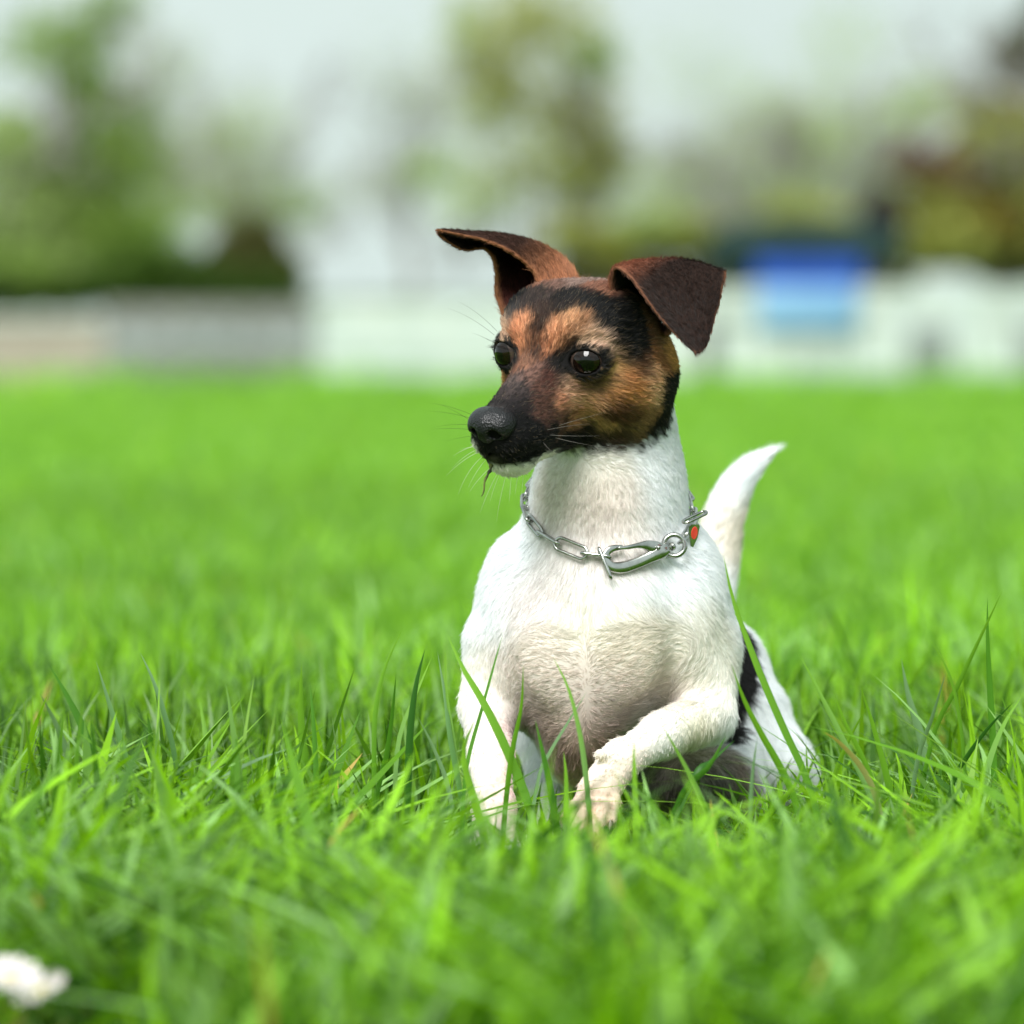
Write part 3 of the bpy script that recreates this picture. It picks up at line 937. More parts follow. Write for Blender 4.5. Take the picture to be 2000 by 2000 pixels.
# ---------------------------------------------------------------- whiskers and lashes
def strands(name, parent, lst, colr, rad, mat=None):
    """lst of (start, control, end) in cm"""
    n = len(lst)
    t = np.linspace(0, 1, 7)[None, :, None]
    A = np.array([l[0] for l in lst])[:, None]; B = np.array([l[1] for l in lst])[:, None]; Cc = np.array([l[2] for l in lst])[:, None]
    pts = (1 - t) ** 2 * A + 2 * t * (1 - t) * B + t * t * Cc
    cu = bpy.data.hair_curves.new(name)
    cu.add_curves([7] * n)
    cu.attributes['position'].data.foreach_set('vector', to_m(pts.reshape(-1, 3)).astype(np.float32).ravel())
    ra = cu.attributes.get('radius') or cu.attributes.new('radius', 'FLOAT', 'POINT')
    ra.data.foreach_set('value', (np.tile((1 - np.linspace(0, 1, 7) ** 1.5 * .85) * rad * .01, n)).astype(np.float32))
    ca = cu.attributes.new('col', 'FLOAT_COLOR', 'CURVE')
    cc = np.ones((n, 4), np.float32); cc[:, :3] = colr
    ca.data.foreach_set('color', cc.ravel())
    return link(name, cu, parent, mat or M_FUR)


def wh(px0, py0, dx, dy, cur, dd=-.6):
    a = surf(px0, py0, -.02)
    e = a + np.array([dx / 40, dd, -dy / 40])
    m = (a + e) / 2 + np.array([0, -.1, -cur / 40])
    return (a, m, e)


def wl3(x, y, z, dx, dy, dz, bend=(0, 0, 0)):
    """whisker from head coordinates"""
    a = H(x, y, z); e = H(x + dx, y + dy, z + dz)
    return (a, (a + e) / 2 + HEAD_R @ np.array(bend, float), e)


dk = srgb(30, 26, 24); wt = srgb(238, 240, 225)
strands('whisker', dog, [wl3(-1.2, 4.4, -2.0, -2.6, .9, .9, (0, .1, .35)), wl3(-1.3, 4.2, -2.2, -2.9, .7, .5, (0, .1, .3)), wl3(-1.3, 4.6, -2.5, -2.4, .9, .1, (0, .2, .2)),
                         wl3(-1.3, 4.0, -2.5, -2.7, .6, -.1, (0, .1, .3)), wl3(-1.2, 4.8, -2.2, -1.6, .8, 1.2, (0, 0, .2)), wl3(-1.3, 4.4, -2.8, -1.9, .5, -.35, (0, 0, .1)),
                         wl3(-2.4, .8, 1.3, -1.6, .9, 1.7, (.1, .1, .35)), wl3(-2.6, .8, 1.1, -1.9, 1.0, 1.5, (.1, .1, .35)), wl3(-2.8, .9, .8, -.7, .5, .5, (0, 0, .1)),
                         wl3(1.9, -3.0, -4.2, .4, -.2, -1.6, (.3, 0, 0)), wl3(2.4, -2.4, -4.0, .2, -.2, -1.3, (.2, 0, 0))], dk, .0075)
strands('whisker', dog, [wl3(-1.1, 4.8, -3.1, -1.4, .5, -.6, (0, 0, .15)), wl3(-1.1, 4.8, -3.3, -1.5, .5, -1.0, (0, 0, .25)), wl3(-1.0, 4.9, -3.4, -1.9, .6, -1.3, (0, 0, .3)),
                         wl3(-.9, 4.9, -3.6, -1.4, .6, -2.0, (-.2, 0, .3)), wl3(-.8, 4.9, -3.8, -.9, .5, -1.4, (-.1, 0, .1)), wl3(-.6, 4.8, -4.2, -1.2, .4, -1.3, (-.2, 0, 0)),
                         wl3(-.3, 4.8, -4.5, -1.0, .4, -2.0, (-.1, 0, 0)), wl3(-.2, 4.7, -4.5, -.6, .3, -1.5, (-.1, 0, 0)), wl3(.1, 4.6, -4.5, -.7, .3, -2.5, (-.1, 0, 0)),
                         wl3(.3, 4.5, -4.6, -.1, .3, -1.4, (0, 0, 0)), wl3(.5, 4.2, -4.6, -.2, .2, -1.1, (0, 0, 0)), wl3(.7, 4.0, -4.5, -.2, .2, -1.5, (0, 0, 0)),
                         wl3(1.0, 3.6, -4.4, -.1, .1, -1.6, (0, 0, 0)), wl3(-.9, 4.9, -3.2, -1.1, .5, -.1, (0, 0, .1))], wt, .0075)
strands('whisker', dog, [wl3(1.75, 3.3, -2.6, 2.2, -.6, .35, (0, .5, .2)), wl3(1.8, 3.1, -2.9, 2.3, -.9, -.1, (0, .5, .1)), wl3(1.75, 2.6, -3.2, 2.0, -1.0, -.6, (0, .4, .1)),
                         wl3(1.7, 3.6, -3.1, .7, .1, -.5, (0, .1, 0)), wl3(1.6, 3.3, -3.6, .6, -.2, -.8, (0, .1, 0)), wl3(1.75, 2.2, -2.7, 2.0, -1.1, .5, (0, .4, .1))], srgb(150, 145, 138), .006)
lash = []
for side in (1, -1):
    for k in range(26):
        f = k / 25
        x = 1.62 + 1.45 * f
        z = .50 - .9 * (f - .45) ** 2
        y = .78 - .55 * abs(f - .35) - .25 * f
        lash.append(wl3(x * side, y, z, (.12 + .25 * f) * side, .33, .06 + .1 * random.random(), (0, .03, -.05)))
strands('eyelash', dog, lash, dk, .007)

# ---------------------------------------------------------------- the ground
def ground_sheet():
    xs = np.concatenate([-np.geomspace(.2, 700, 40)[::-1], [0], np.geomspace(.2, 700, 40)])
    ys = np.concatenate([[-60, -5], np.linspace(0, 8, 33), np.geomspace(8.6, 1500, 50)])
    X, Y = np.meshgrid(xs, ys)
    Z = -.006 + .006 * np.sin(X * 1.3 + .5) * np.sin(Y * 1.7) * (Y < 30)
    V = np.stack([X, Y, Z], -1).reshape(-1, 3)
    nx = len(xs)
    F = [(j * nx + i, j * nx + i + 1, (j + 1) * nx + i + 1, (j + 1) * nx + i) for j in range(len(ys) - 1) for i in range(nx - 1)]
    return V, np.array(F)


m_ground = new_mat('meadow_ground', rough=.9, spec=.1)
noise_color(m_ground, (.045, .105, .008), (.085, .185, .014), scale=.9, detail=8, p0=.3, p1=.7, bump=.3)
gV, gF = ground_sheet()
tag(link('ground', mesh_np('ground', gV, gF), None, m_ground), kind='structure')

# ---------------------------------------------------------------- grass
GB_P, GB_F, GB_C = [], [], []
_gn = 0


def blades(base, h, w, az, lean, curve, col, tipcol, seg, twist=None, face=None):
    """n blades as strips; base (n,3) m; az direction they lean to; lean, curve in metres at the tip"""
    global _gn
    n = len(base)
    t = np.linspace(0, 1, seg + 1)
    d = np.stack([np.cos(az), np.sin(az), np.zeros(n)], 1)
    if face is None: face = az + math.pi / 2 + rng.normal(0, .8, n)
    s = np.stack([np.cos(face), np.sin(face), np.zeros(n)], 1)
    V = np.zeros((n, 2 * (seg + 1), 3)); Cc = np.zeros((n, 2 * (seg + 1), 3))
    for i, ti in enumerate(t):
        c = base + d * (lean * ti + curve * ti ** 2.6)[:, None] + np.array([0, 0, 1.]) * (h * (ti - .0) * (1 - .35 * np.clip(curve / np.maximum(h, .01), 0, 1.4) * ti ** 2))[:, None]
        ww = w * (np.sin(math.pi * min(.5, .22 + ti * .5)) if ti < .55 else 1 - ((ti - .55) / .45) ** 1.6) * .5
        V[:, 2 * i] = c - s * ww[:, None]; V[:, 2 * i + 1] = c + s * ww[:, None]
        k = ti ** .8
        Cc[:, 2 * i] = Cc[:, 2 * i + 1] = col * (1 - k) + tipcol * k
    f = np.array([[2 * i, 2 * i + 1, 2 * i + 3, 2 * i + 2] for i in range(seg)])
    F = (f[None] + (np.arange(n) * 2 * (seg + 1))[:, None, None]).reshape(-1, 4) + _gn
    GB_P.append(V.reshape(-1, 3)); GB_C.append(Cc.reshape(-1, 3)); GB_F.append(F)
    _gn += n * 2 * (seg + 1)


G1 = np.array([.112, .285, .013]); G2 = np.array([.022, .096, .005]); G3 = np.array([.215, .475, .014]); G4 = np.array([.22, .42, .13]); GDRY = np.array([.50, .38, .12])


def gcol(n, r):
    a = r.random((n, 1)); b = r.random((n, 1))
    c = G1 * (1 - a) + G2 * a
    c = np.where(b < .34, G3 * (.7 + .5 * a), c)
    c = np.where((b > .34) & (b < .56), G4 * (.7 + .5 * a), c)
    c = np.where(b > .995, GDRY, c)
    return c


def clear_of_dog(base, h, dx, dy):
    """blades that would grow through the dog are left out"""
    ok = np.ones(len(base), bool)
    near = np.where((np.abs(base[:, 1] - 3.1) < .45) & (base[:, 0] > -.2) & (base[:, 0] < .36))[0]
    for f in (.1, .45, .8):
        q = np.stack([base[near, 0] + dx[near] * f, base[near, 1] + dy[near] * f, h[near] * f], 1) * 100 - np.array([0, DOG_Y, 0])
        bad = sdf(q, DOGP) < .15
        ok[near[bad]] = False
    return ok


def field(n, y0, y1, margin, hmin, hmax, wmin, wmax, seg, r, pw=1.0, wild=0.0, gain=1.0, even=0.0, outer=0.0):
    y = (y0 ** pw + (y1 ** pw - y0 ** pw) * r.random(n)) ** (1 / pw)
    half = y * .0875 + margin
    x = (r.random(n) * 2 - 1) * half
    if outer: x = np.sign(x) * (half + outer * r.random(n) ** 1.2)
    base = np.stack([x, y, np.full(n, -.004)], 1)
    q = base * 1.0
    den = .5 + .5 * vnoise(q * np.array([1, 1, 0]) + 3, 9.0)
    patch = .5 + .5 * vnoise(q * np.array([1, 1, 0]), 2.2)
    den = den * (1 - even) + .5 * even; patch = patch * (1 - even) + .55 * even
    h = hmin + (hmax - hmin) * r.random(n) ** 1.6 * (.28 + .72 * patch) * (.45 + .75 * den)
    w = wmin + (wmax - wmin) * r.random(n)
    az = r.random(n) * 2 * math.pi + .8 * vnoise(q + 11, 3.0)
    # trodden lower where the dog stands
    near_dog = np.exp(-(((x - .04) / .11) ** 2 + ((y - 2.90) / .20) ** 2))
    if wild: near_dog = np.clip(1.35 * np.exp(-(((x - .07) / .15) ** 2 + ((y - 2.80) / .30) ** 2) ** 2), 0, 1)
    h = h * (1 - (.72 if not wild else .85) * near_dog)
    by_daisy = np.exp(-(((x + .168) / .045) ** 2 + ((y - 2.04) / .17) ** 2) ** 2)
    h = h * (1 - (.8 if not wild else 1) * by_daisy)
    lean = h * r.uniform(.05, .9 + wild, n)
    if wild < 0: h = h * (.9 + .1 * r.random(n))
    curve = h * np.clip(r.normal(.3, .45, n), 0, 1.4)
    ok = clear_of_dog(base, h, np.cos(az) * (lean + curve), np.sin(az) * (lean + curve))
    tipx = x + np.cos(az) * (lean + curve); tipy = y + np.sin(az) * (lean + curve)
    for qx, qy in ((x, y), (tipx, tipy), ((x + tipx) / 2, (y + tipy) / 2)):
        ok &= ~((np.abs(qx + .165) < .034) & (qy > 1.85) & (qy < 2.18))
    base, h, w, az, lean, curve = base[ok], h[ok], w[ok], az[ok], lean[ok], curve[ok]
    cg = gcol(len(base), r)
    gain = gain * (np.interp(base[:, 1], [3.2, 4.4], [1, 1.4])[:, None] if y1 < 5 else 1)
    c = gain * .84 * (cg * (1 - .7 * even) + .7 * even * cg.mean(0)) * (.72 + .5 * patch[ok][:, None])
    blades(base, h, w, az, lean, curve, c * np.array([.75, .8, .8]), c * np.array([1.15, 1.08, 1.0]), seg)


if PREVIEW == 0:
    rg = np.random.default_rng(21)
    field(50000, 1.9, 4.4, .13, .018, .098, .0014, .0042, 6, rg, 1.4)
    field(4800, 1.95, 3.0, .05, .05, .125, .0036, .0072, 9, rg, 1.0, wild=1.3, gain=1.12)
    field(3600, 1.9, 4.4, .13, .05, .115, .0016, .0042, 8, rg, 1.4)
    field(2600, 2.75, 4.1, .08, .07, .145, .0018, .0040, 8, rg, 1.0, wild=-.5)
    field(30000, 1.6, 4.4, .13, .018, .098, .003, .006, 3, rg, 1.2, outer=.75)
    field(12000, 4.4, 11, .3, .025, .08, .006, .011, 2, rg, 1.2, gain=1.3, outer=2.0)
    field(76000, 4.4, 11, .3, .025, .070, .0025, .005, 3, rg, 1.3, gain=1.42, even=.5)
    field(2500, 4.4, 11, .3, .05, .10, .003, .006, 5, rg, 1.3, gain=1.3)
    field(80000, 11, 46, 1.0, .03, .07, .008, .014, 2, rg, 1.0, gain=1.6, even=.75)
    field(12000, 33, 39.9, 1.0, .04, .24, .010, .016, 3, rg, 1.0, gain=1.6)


def hero(pts, y, w, col, tip=None):
    """one tall blade through the given points (tip first), y metres away"""
    global _gn
    pts = [np.array(at(p[0], p[1], y)) for p in pts][::-1]
    b = pts[0].copy()
    if b[2] > 0:
        dd = pts[0] - pts[1]
        dd = dd / abs(dd[2]) if abs(dd[2]) > 1e-4 else np.array([0, 0, -1.])
        pts.insert(0, b + np.array([dd[0] * .4, 0, -1]) * (b[2] + .004) * np.array([1, 1, 1]))
    q = cr(np.array(pts), 15)
    rr = random.random
    q[:, 1] += np.linspace(0, 1, 15) ** 2 * (rr() - .5) * .04
    tn = np.gradient(q, axis=0); tn /= np.linalg.norm(tn, axis=1, keepdims=True)
    s = np.cross(tn, [0, 1, 0]); s /= np.linalg.norm(s, axis=1, keepdims=True)
    s = s * .85 + np.array([0, .5, 0]) * (1 if rr() < .5 else -1)
    t = np.linspace(0, 1, 15)
    ww = w * .5 * np.where(t < .45, .75 + .25 * np.sin(t / .45 * math.pi / 2), 1 - (np.clip(t - .45, 0, 1) / .55) ** 1.5)
    # a blade is folded along its midrib
    nrm = np.cross(s, tn)
    L, M, Rr = q - s * ww[:, None], q - nrm * ww[:, None] * .35, q + s * ww[:, None]
    V = np.stack([L, M, Rr], 1).reshape(-1, 3)
    F = []
    for i in range(14):
        a = i * 3
        F += [(a, a + 1, a + 4, a + 3), (a + 1, a + 2, a + 5, a + 4)]
    c = np.array(col); tp = np.array(tip if tip is not None else c * 1.15)
    Cc = c * (1 - t[:, None]) + tp * t[:, None]
    GB_P.append(V); GB_C.append(np.repeat(Cc, 3, axis=0)); GB_F.append(np.array(F) + _gn)
    _gn += len(V)


DKG = (.030, .115, .012); MDG = (.075, .22, .018); LTG = (.19, .40, .03); BLG = (.16, .28, .14)
HERO = [
    ([(873, 1243), (905, 1310), (950, 1385), (1000, 1490), (1040, 1600)], 2.90, .0050, MDG, LTG),
    ([(1413, 1083), (1432, 1170), (1475, 1290), (1525, 1410), (1590, 1560)], 2.90, .0042, MDG, LTG),
    ([(1425, 1290), (1450, 1360), (1485, 1430), (1530, 1510), (1560, 1590)], 2.88, .0040, MDG, LTG),
    ([(982, 1240), (965, 1300), (940, 1390), (915, 1480), (905, 1560)], 2.92, .0022, MDG, MDG),
    ([(1022, 1295), (1018, 1380), (1000, 1470), (985, 1600)], 2.90, .0030, MDG, LTG),
    ([(1080, 1285), (1110, 1345), (1132, 1430), (1145, 1520), (1155, 1640)], 2.86, .0030, BLG, LTG),
    ([(1146, 1350), (1110, 1410), (1073, 1472), (1050, 1530)], 2.90, .0020, BLG, BLG),
    ([(1045, 1405), (1060, 1470), (1075, 1540), (1090, 1640)], 2.87, .0040, DKG, MDG),
    ([(1101, 1468), (1106, 1530), (1104, 1640)], 2.86, .0030, MDG, LTG),
    ([(1238, 1445), (1240, 1530), (1245, 1650)], 2.80, .0036, LTG, LTG),
    ([(1290, 1410), (1330, 1480), (1370, 1560), (1400, 1640)], 2.85, .0032, BLG, LTG),
    ([(853, 1275), (868, 1360), (880, 1450), (905, 1590)], 2.93, .0030, MDG, BLG),
    ([(869, 1257), (872, 1350), (885, 1440), (900, 1560)], 2.94, .0022, BLG, LTG),
    ([(1575, 1480), (1550, 1540), (1500, 1600)], 2.85, .003, LTG, LTG),
    ([(1420, 1440), (1385, 1500), (1330, 1560)], 2.86, .0036, DKG, MDG),
    ([(1438, 1450), (1390, 1490), (1350, 1530)], 2.87, .0030, DKG, DKG),
    ([(1480, 1440), (1470, 1520), (1465, 1640)], 2.84, .0026, BLG, BLG),
    ([(1420, 1560), (1370, 1610), (1330, 1700), (1300, 1760)], 2.70, .0050, LTG, LTG),
    ([(930, 1400), (905, 1470), (925, 1560), (945, 1640)], 2.84, .0044, LTG, LTG),
    ([(268, 1277), (295, 1330), (320, 1400), (345, 1510)], 2.93, .0032, DKG, BLG),
    ([(603, 1337), (610, 1400), (616, 1500), (618, 1600)], 2.90, .0032, MDG, MDG),
    ([(788, 1225), (750, 1310), (732, 1400), (730, 1530)], 2.95, .0028, MDG, LTG),
    ([(830, 1268), (812, 1340), (800, 1440), (795, 1600)], 2.92, .0042, DKG, DKG),
    ([(845, 1280), (815, 1350), (780, 1440), (770, 1560)], 2.95, .0026, BLG, LTG),
    ([(775, 1310), (768, 1380), (756, 1470), (735, 1560)], 2.96, .0030, MDG, MDG),
    ([(815, 1400), (850, 1470), (880, 1560)], 2.94, .0026, BLG, BLG),
    ([(450, 1410), (420, 1460), (380, 1530), (350, 1590)], 2.95, .0032, MDG, LTG),
    ([(568, 1460), (500, 1485), (430, 1525), (380, 1600)], 2.88, .0026, BLG, BLG),
    ([(95, 1300), (135, 1370), (170, 1450), (185, 1550)], 3.05, .0050, DKG, MDG),
    ([(185, 1290), (210, 1370), (235, 1450), (265, 1570)], 3.0, .0040, MDG, BLG),
    ([(82, 1350), (110, 1410), (140, 1490), (170, 1560)], 3.1, .0050, BLG, BLG),
    ([(290, 1390), (296, 1460), (296, 1570)], 3.05, .0050, DKG, MDG),
    ([(385, 1360), (400, 1440), (418, 1540)], 3.10, .0040, BLG, LTG),
    ([(475, 1360), (440, 1420), (400, 1480)], 3.08, .0036, LTG, LTG),
    ([(590, 1290), (588, 1400), (598, 1540)], 3.05, .0050, MDG, LTG),
    ([(0, 1560), (40, 1660), (70, 1760), (85, 1900)], 2.45, .0075, LTG, LTG),
    ([(335, 1500), (330, 1620), (320, 1740)], 2.5, .0080, LTG, LTG),
    ([(430, 1520), (330, 1600), (230, 1640), (150, 1690)], 2.6, .0055, LTG, LTG),
    ([(490, 1570), (400, 1650), (330, 1760), (270, 1900)], 2.35, .0085, LTG, BLG),
    ([(150, 1590), (110, 1690), (95, 1800)], 2.4, .0070, BLG, BLG),
    ([(1955, 1150), (1915, 1240), (1870, 1340), (1820, 1450)], 3.0, .0030, MDG, LTG),
    ([(1925, 1165), (1928, 1260), (1935, 1370), (1942, 1490)], 3.02, .0038, MDG, MDG),
    ([(1563, 1278), (1600, 1350), (1650, 1450), (1705, 1570)], 2.92, .0032, BLG, LTG),
    ([(1625, 1345), (1650, 1410), (1690, 1490), (1720, 1580)], 2.95, .0030, MDG, LTG),
    ([(1675, 1330), (1705, 1420), (1735, 1530), (1745, 1600)], 2.97, .0040, MDG, LTG),
    ([(1760, 1285), (1775, 1360), (1800, 1440), (1820, 1540)], 3.08, .0050, BLG, BLG),
    ([(1810, 1240), (1850, 1310), (1872, 1390), (1885, 1500)], 2.98, .0022, MDG, LTG),
    ([(2000, 1355), (1960, 1420), (1930, 1500), (1910, 1600)], 2.95, .0036, BLG, LTG),
    ([(1985, 1370), (1935, 1420), (1890, 1480), (1860, 1540)], 2.96, .0030, DKG, DKG),
    ([(1605, 1425), (1640, 1450), (1690, 1510), (1720, 1590)], 2.9, .0034, BLG, GDRY),
    ([(1695, 1370), (1655, 1450), (1625, 1540)], 3.0, .0028, LTG, LTG),
    ([(1845, 1310), (1820, 1400), (1790, 1500)], 2.98, .0028, BLG, BLG),
    ([(1990, 1420), (1975, 1500), (1950, 1600)], 2.93, .0030, MDG, LTG),
    ([(1855, 1550), (1780, 1620), (1720, 1700), (1690, 1760)], 2.6, .0045, LTG, LTG),
    ([(1660, 1550), (1600, 1620), (1570, 1700)], 2.75, .0050, BLG, BLG),
    ([(960, 1600), (900, 1650), (830, 1720), (790, 1800)], 2.5, .0070, BLG, BLG),
]
if PREVIEW == 0:
    # dead thatch lying in the turf
    n_ = 2600
    ty = rg.uniform(2.0, 3.4, n_); tx = (rg.random(n_) * 2 - 1) * (.0875 * ty + .1)
    tb = np.stack([tx, ty, np.full(n_, .002)], 1)
    th_ = rg.uniform(.004, .02, n_); ta = rg.random(n_) * 6.28
    ok_ = clear_of_dog(tb, th_, np.cos(ta) * .04, np.sin(ta) * .04)
    tb, th_, ta = tb[ok_], th_[ok_], ta[ok_]
    blades(tb, th_, rg.uniform(.001, .0022, len(tb)), ta, rg.uniform(.02, .06, len(tb)), np.zeros(len(tb)), GDRY * rg.uniform(.5, 1.1, (len(tb), 1)), GDRY * rg.uniform(.5, 1.1, (len(tb), 1)), 3)
    for h_ in HERO: hero(*h_)
    gP = np.concatenate(GB_P); gC = np.concatenate(GB_C); gFc = np.concatenate(GB_F)
    m_grass = attr_mat('grass_blade', .45, .26)
    _nt = m_grass.node_tree
    _b = _nt.nodes['Principled BSDF']; _o = _nt.nodes['Material Output']
    _a = [n_ for n_ in _nt.nodes if n_.type == 'ATTRIBUTE'][0]
    _tr = _nt.nodes.new('ShaderNodeBsdfTranslucent')
    _hs = _nt.nodes.new('ShaderNodeMix'); _hs.data_type = 'RGBA'; _hs.blend_type = 'MULTIPLY'; _hs.inputs[0].default_value = 1
    _hs.inputs[7].default_value = (1.4, 1.4, .5, 1)
    _nt.links.new(_a.outputs['Color'], _hs.inputs[6]); _nt.links.new(_hs.outputs[2], _tr.inputs['Color'])
    _mx = _nt.nodes.new('ShaderNodeMixShader'); _mx.inputs[0].default_value = .38
    _nt.links.new(_b.outputs[0], _mx.inputs[1]); _nt.links.new(_tr.outputs[0], _mx.inputs[2]); _nt.links.new(_mx.outputs[0], _o.inputs['Surface'])
    grass_o = link('grass', mesh_np('grass', gP, gFc, uvcol=gC), None, m_grass)
    tag(grass_o, 'fresh green meadow grass with tall single blades standing above the turf', 'grass', kind='stuff')

# ---------------------------------------------------------------- small things near the camera
def box_bm(bm, c, s, rz=0.0, bev=0.0):
    m = Matrix.Translation(c) @ Matrix.Rotation(rz, 4, 'Z') @ Matrix.Diagonal((s[0], s[1], s[2], 1))
    r_ = bmesh.ops.create_cube(bm, size=1, matrix=m)
    if bev:
        es = list({e for v in r_['verts'] for e in v.link_edges})
        bmesh.ops.bevel(bm, geom=es, offset=bev, segments=1, affect='EDGES')


def bm_obj(name, bm, mat, parent=None, smooth=False):
    me = bpy.data.meshes.new(name)
    bm.to_mesh(me); bm.free()
    if smooth:
        for p in me.polygons: p.use_smooth = True
    return link(name, me, parent, mat)


def empty(name, loc):
    e = bpy.data.objects.new(name, None)
    e.location = loc
    COL.objects.link(e)
    return e


m_petal = noise_color(new_mat('petal_white', rough=.6), (.55, .47, .48), (.68, .64, .62), scale=300)
m_pistil = noise_color(new_mat('flower_centre', rough=.8), (.50, .42, .16), (.66, .56, .26), scale=900)
m_stem = noise_color(new_mat('stem_green', rough=.6), (.06, .16, .02), (.10, .24, .03), scale=120)


def daisy(loc, tilt, rad, label, grp):
    root = empty('daisy', (loc[0], loc[1], 0))
    rt = Matrix.Translation(loc) @ Euler(tilt).to_matrix().to_4x4()
    n = 22
    for k in range(n):
        bm = bmesh.new()
        a = 2 * math.pi * k / n
        up = .12 * math.sin(k * 2.7)
        prof = [(.18, .04), (.5, .10), (.85, .11), (1.0, .05)]
        vs = []
        for rr, hw in prof:
            zc = rad * (.16 * rr + up * rr * rr * .5)
            row = []
            for sgn in (-1, 0, 1):
                p = Vector((rr * rad, sgn * hw * rad, zc + (.03 * rad if sgn else 0)))
                row.append(bm.verts.new(rt @ (Matrix.Rotation(a, 4, 'Z') @ p)))
            vs.append(row)
        for i in range(3):
            for j in range(2):
                bm.faces.new((vs[i][j], vs[i][j + 1], vs[i + 1][j + 1], vs[i + 1][j]))
        bm_obj('petal', bm, m_petal, root, True)
    bm = bmesh.new()
    bmesh.ops.create_uvsphere(bm, u_segments=14, v_segments=8, radius=rad * .25, matrix=rt @ Matrix.Translation((0, 0, rad * .08)) @ Matrix.Diagonal((1, 1, .5, 1)))
    bm_obj('flower_centre', bm, m_pistil, root, True)
    bm = bmesh.new()
    prev = None
    for i in range(6):
        f = i / 5
        c = Vector((loc[0] + .006 * math.sin(f * 3), loc[1] + .004 * f, loc[2] * f))
        ring = [bm.verts.new(c + Vector((.0009 * math.cos(q), .0009 * math.sin(q), 0))) for q in (0, 2.09, 4.19)]
        if prev:
            for j in range(3): bm.faces.new((prev[j], prev[(j + 1) % 3], ring[(j + 1) % 3], ring[j]))
        prev = ring
    bm_obj('stem', bm, m_stem, root, True)
    tag(root, label, 'daisy', grp)


_d1, _d2, _d3 = at(18, 1912, 2.16), at(78, 1940, 2.19), at(-40, 1925, 2.22)
daisy(_d1, (R(24), R(10), 0), .0115, 'pale daisy nearest the left edge, low in the foreground grass', 'pale daisies in the foreground grass')
daisy(_d2, (R(20), R(-24), 0), .0105, 'pinkish white daisy right of the other one, low in the foreground grass', 'pale daisies in the foreground grass')

# dry straw bit held at the lips
m_straw = noise_color(new_mat('straw_dark', rough=.8), (.010, .012, .006), (.10, .12, .02), scale=200)
sa = np.array(_bv.find_nearest(Vector(H(-.35, 5.0, -3.85)))[0]); sb = sa + np.array([-.48, -.25, -1.6])
print('straw at', 1000 + sa[0] / (DOG_Y + sa[1]) * FPX, 680 + (CAM_H * 100 - sa[2]) / (DOG_Y + sa[1]) * FPX)
bm = bmesh.new(); prev = None
for i in range(13):
    f = i / 12
    c = Vector(to_m(sa + (sb - sa) * f + np.array([.05 * math.sin(f * 9), 0, 0])))
    rr = .0011 * (1 - f * .72) * (1 + .45 * math.sin(i * 2.6) * (f < .6))
    ring = [bm.verts.new(c + Vector((rr * math.cos(q), rr * math.sin(q) * .6, 0))) for q in np.linspace(0, 2 * math.pi, 6)[:-1]]
    if prev:
        for j in range(5): bm.faces.new((prev[j], prev[(j + 1) % 5], ring[(j + 1) % 5], ring[j]))
    prev = ring
straw = bm_obj('straw', bm, m_straw, None, True)
tag(straw, 'bit of dark dry straw stuck to the lips of the dog', 'straw')

# ---------------------------------------------------------------- collar
m_steel = new_mat('steel', (.55, .56, .53), .2, .5, 1.0)
noise_color(m_steel, (.30, .31, .29), (.50, .51, .48), scale=160, bump=.05)
m_red = noise_color(new_mat('red_enamel', rough=.35), (.80, .045, .03), (.9, .07, .045), scale=200)
collar = empty('chain_collar', Vector(to_m(P(1180, 1070, 1))))
bpy.context.view_layer.update()


def frame(t, n):
    t = np.asarray(t, float) / np.linalg.norm(t)
    n = np.asarray(n, float); n = n - (n @ t) * t; n /= np.linalg.norm(n)
    return t, n, np.cross(t, n)


def tube(path, rad, closed=True, ns=8):
    path = np.asarray(path, float); m = len(path)
    tn = (np.roll(path, -1, 0) - np.roll(path, 1, 0)) if closed else np.gradient(path, axis=0)
    tn /= np.linalg.norm(tn, axis=1, keepdims=True)
    ref = np.linalg.svd(path - path.mean(0))[2][2]
    V = []
    rad = np.broadcast_to(np.asarray(rad, float), (m,))
    for i in range(m):
        b = np.cross(tn[i], ref); b /= np.linalg.norm(b); c = np.cross(tn[i], b)
        for j in range(ns):
            a = 2 * math.pi * j / ns
            V.append(path[i] + rad[i] * (math.cos(a) * b + math.sin(a) * c))
    F = []
    for i in range(m if closed else m - 1):
        i2 = (i + 1) % m
        for j in range(ns):
            j2 = (j + 1) % ns
            F.append((i * ns + j, i * ns + j2, i2 * ns + j2, i2 * ns + j))
    V = np.array(V)
    if not closed:
        V = np.concatenate([V, path[[0, -1]]])
        k = len(V)
        for j in range(ns):
            j2 = (j + 1) % ns
            F.append((j2, j, k - 2, k - 2)); F.append(((m - 1) * ns + j, (m - 1) * ns + j2, k - 1, k - 1))
    return V, F


def tube_obj(name, path, rad, parent, mat=None, closed=True, ns=8):
    V, F = tube(path, rad, closed, ns)
    bm = bmesh.new()
    vs = [bm.verts.new(v) for v in to_m(V)]
    for f in F:
        g = list(dict.fromkeys(f))
        try: bm.faces.new([vs[i] for i in g])
        except ValueError: pass
    bmesh.ops.recalc_face_normals(bm, faces=bm.faces)
    return bm_obj(name, bm, mat or m_steel, parent, True)


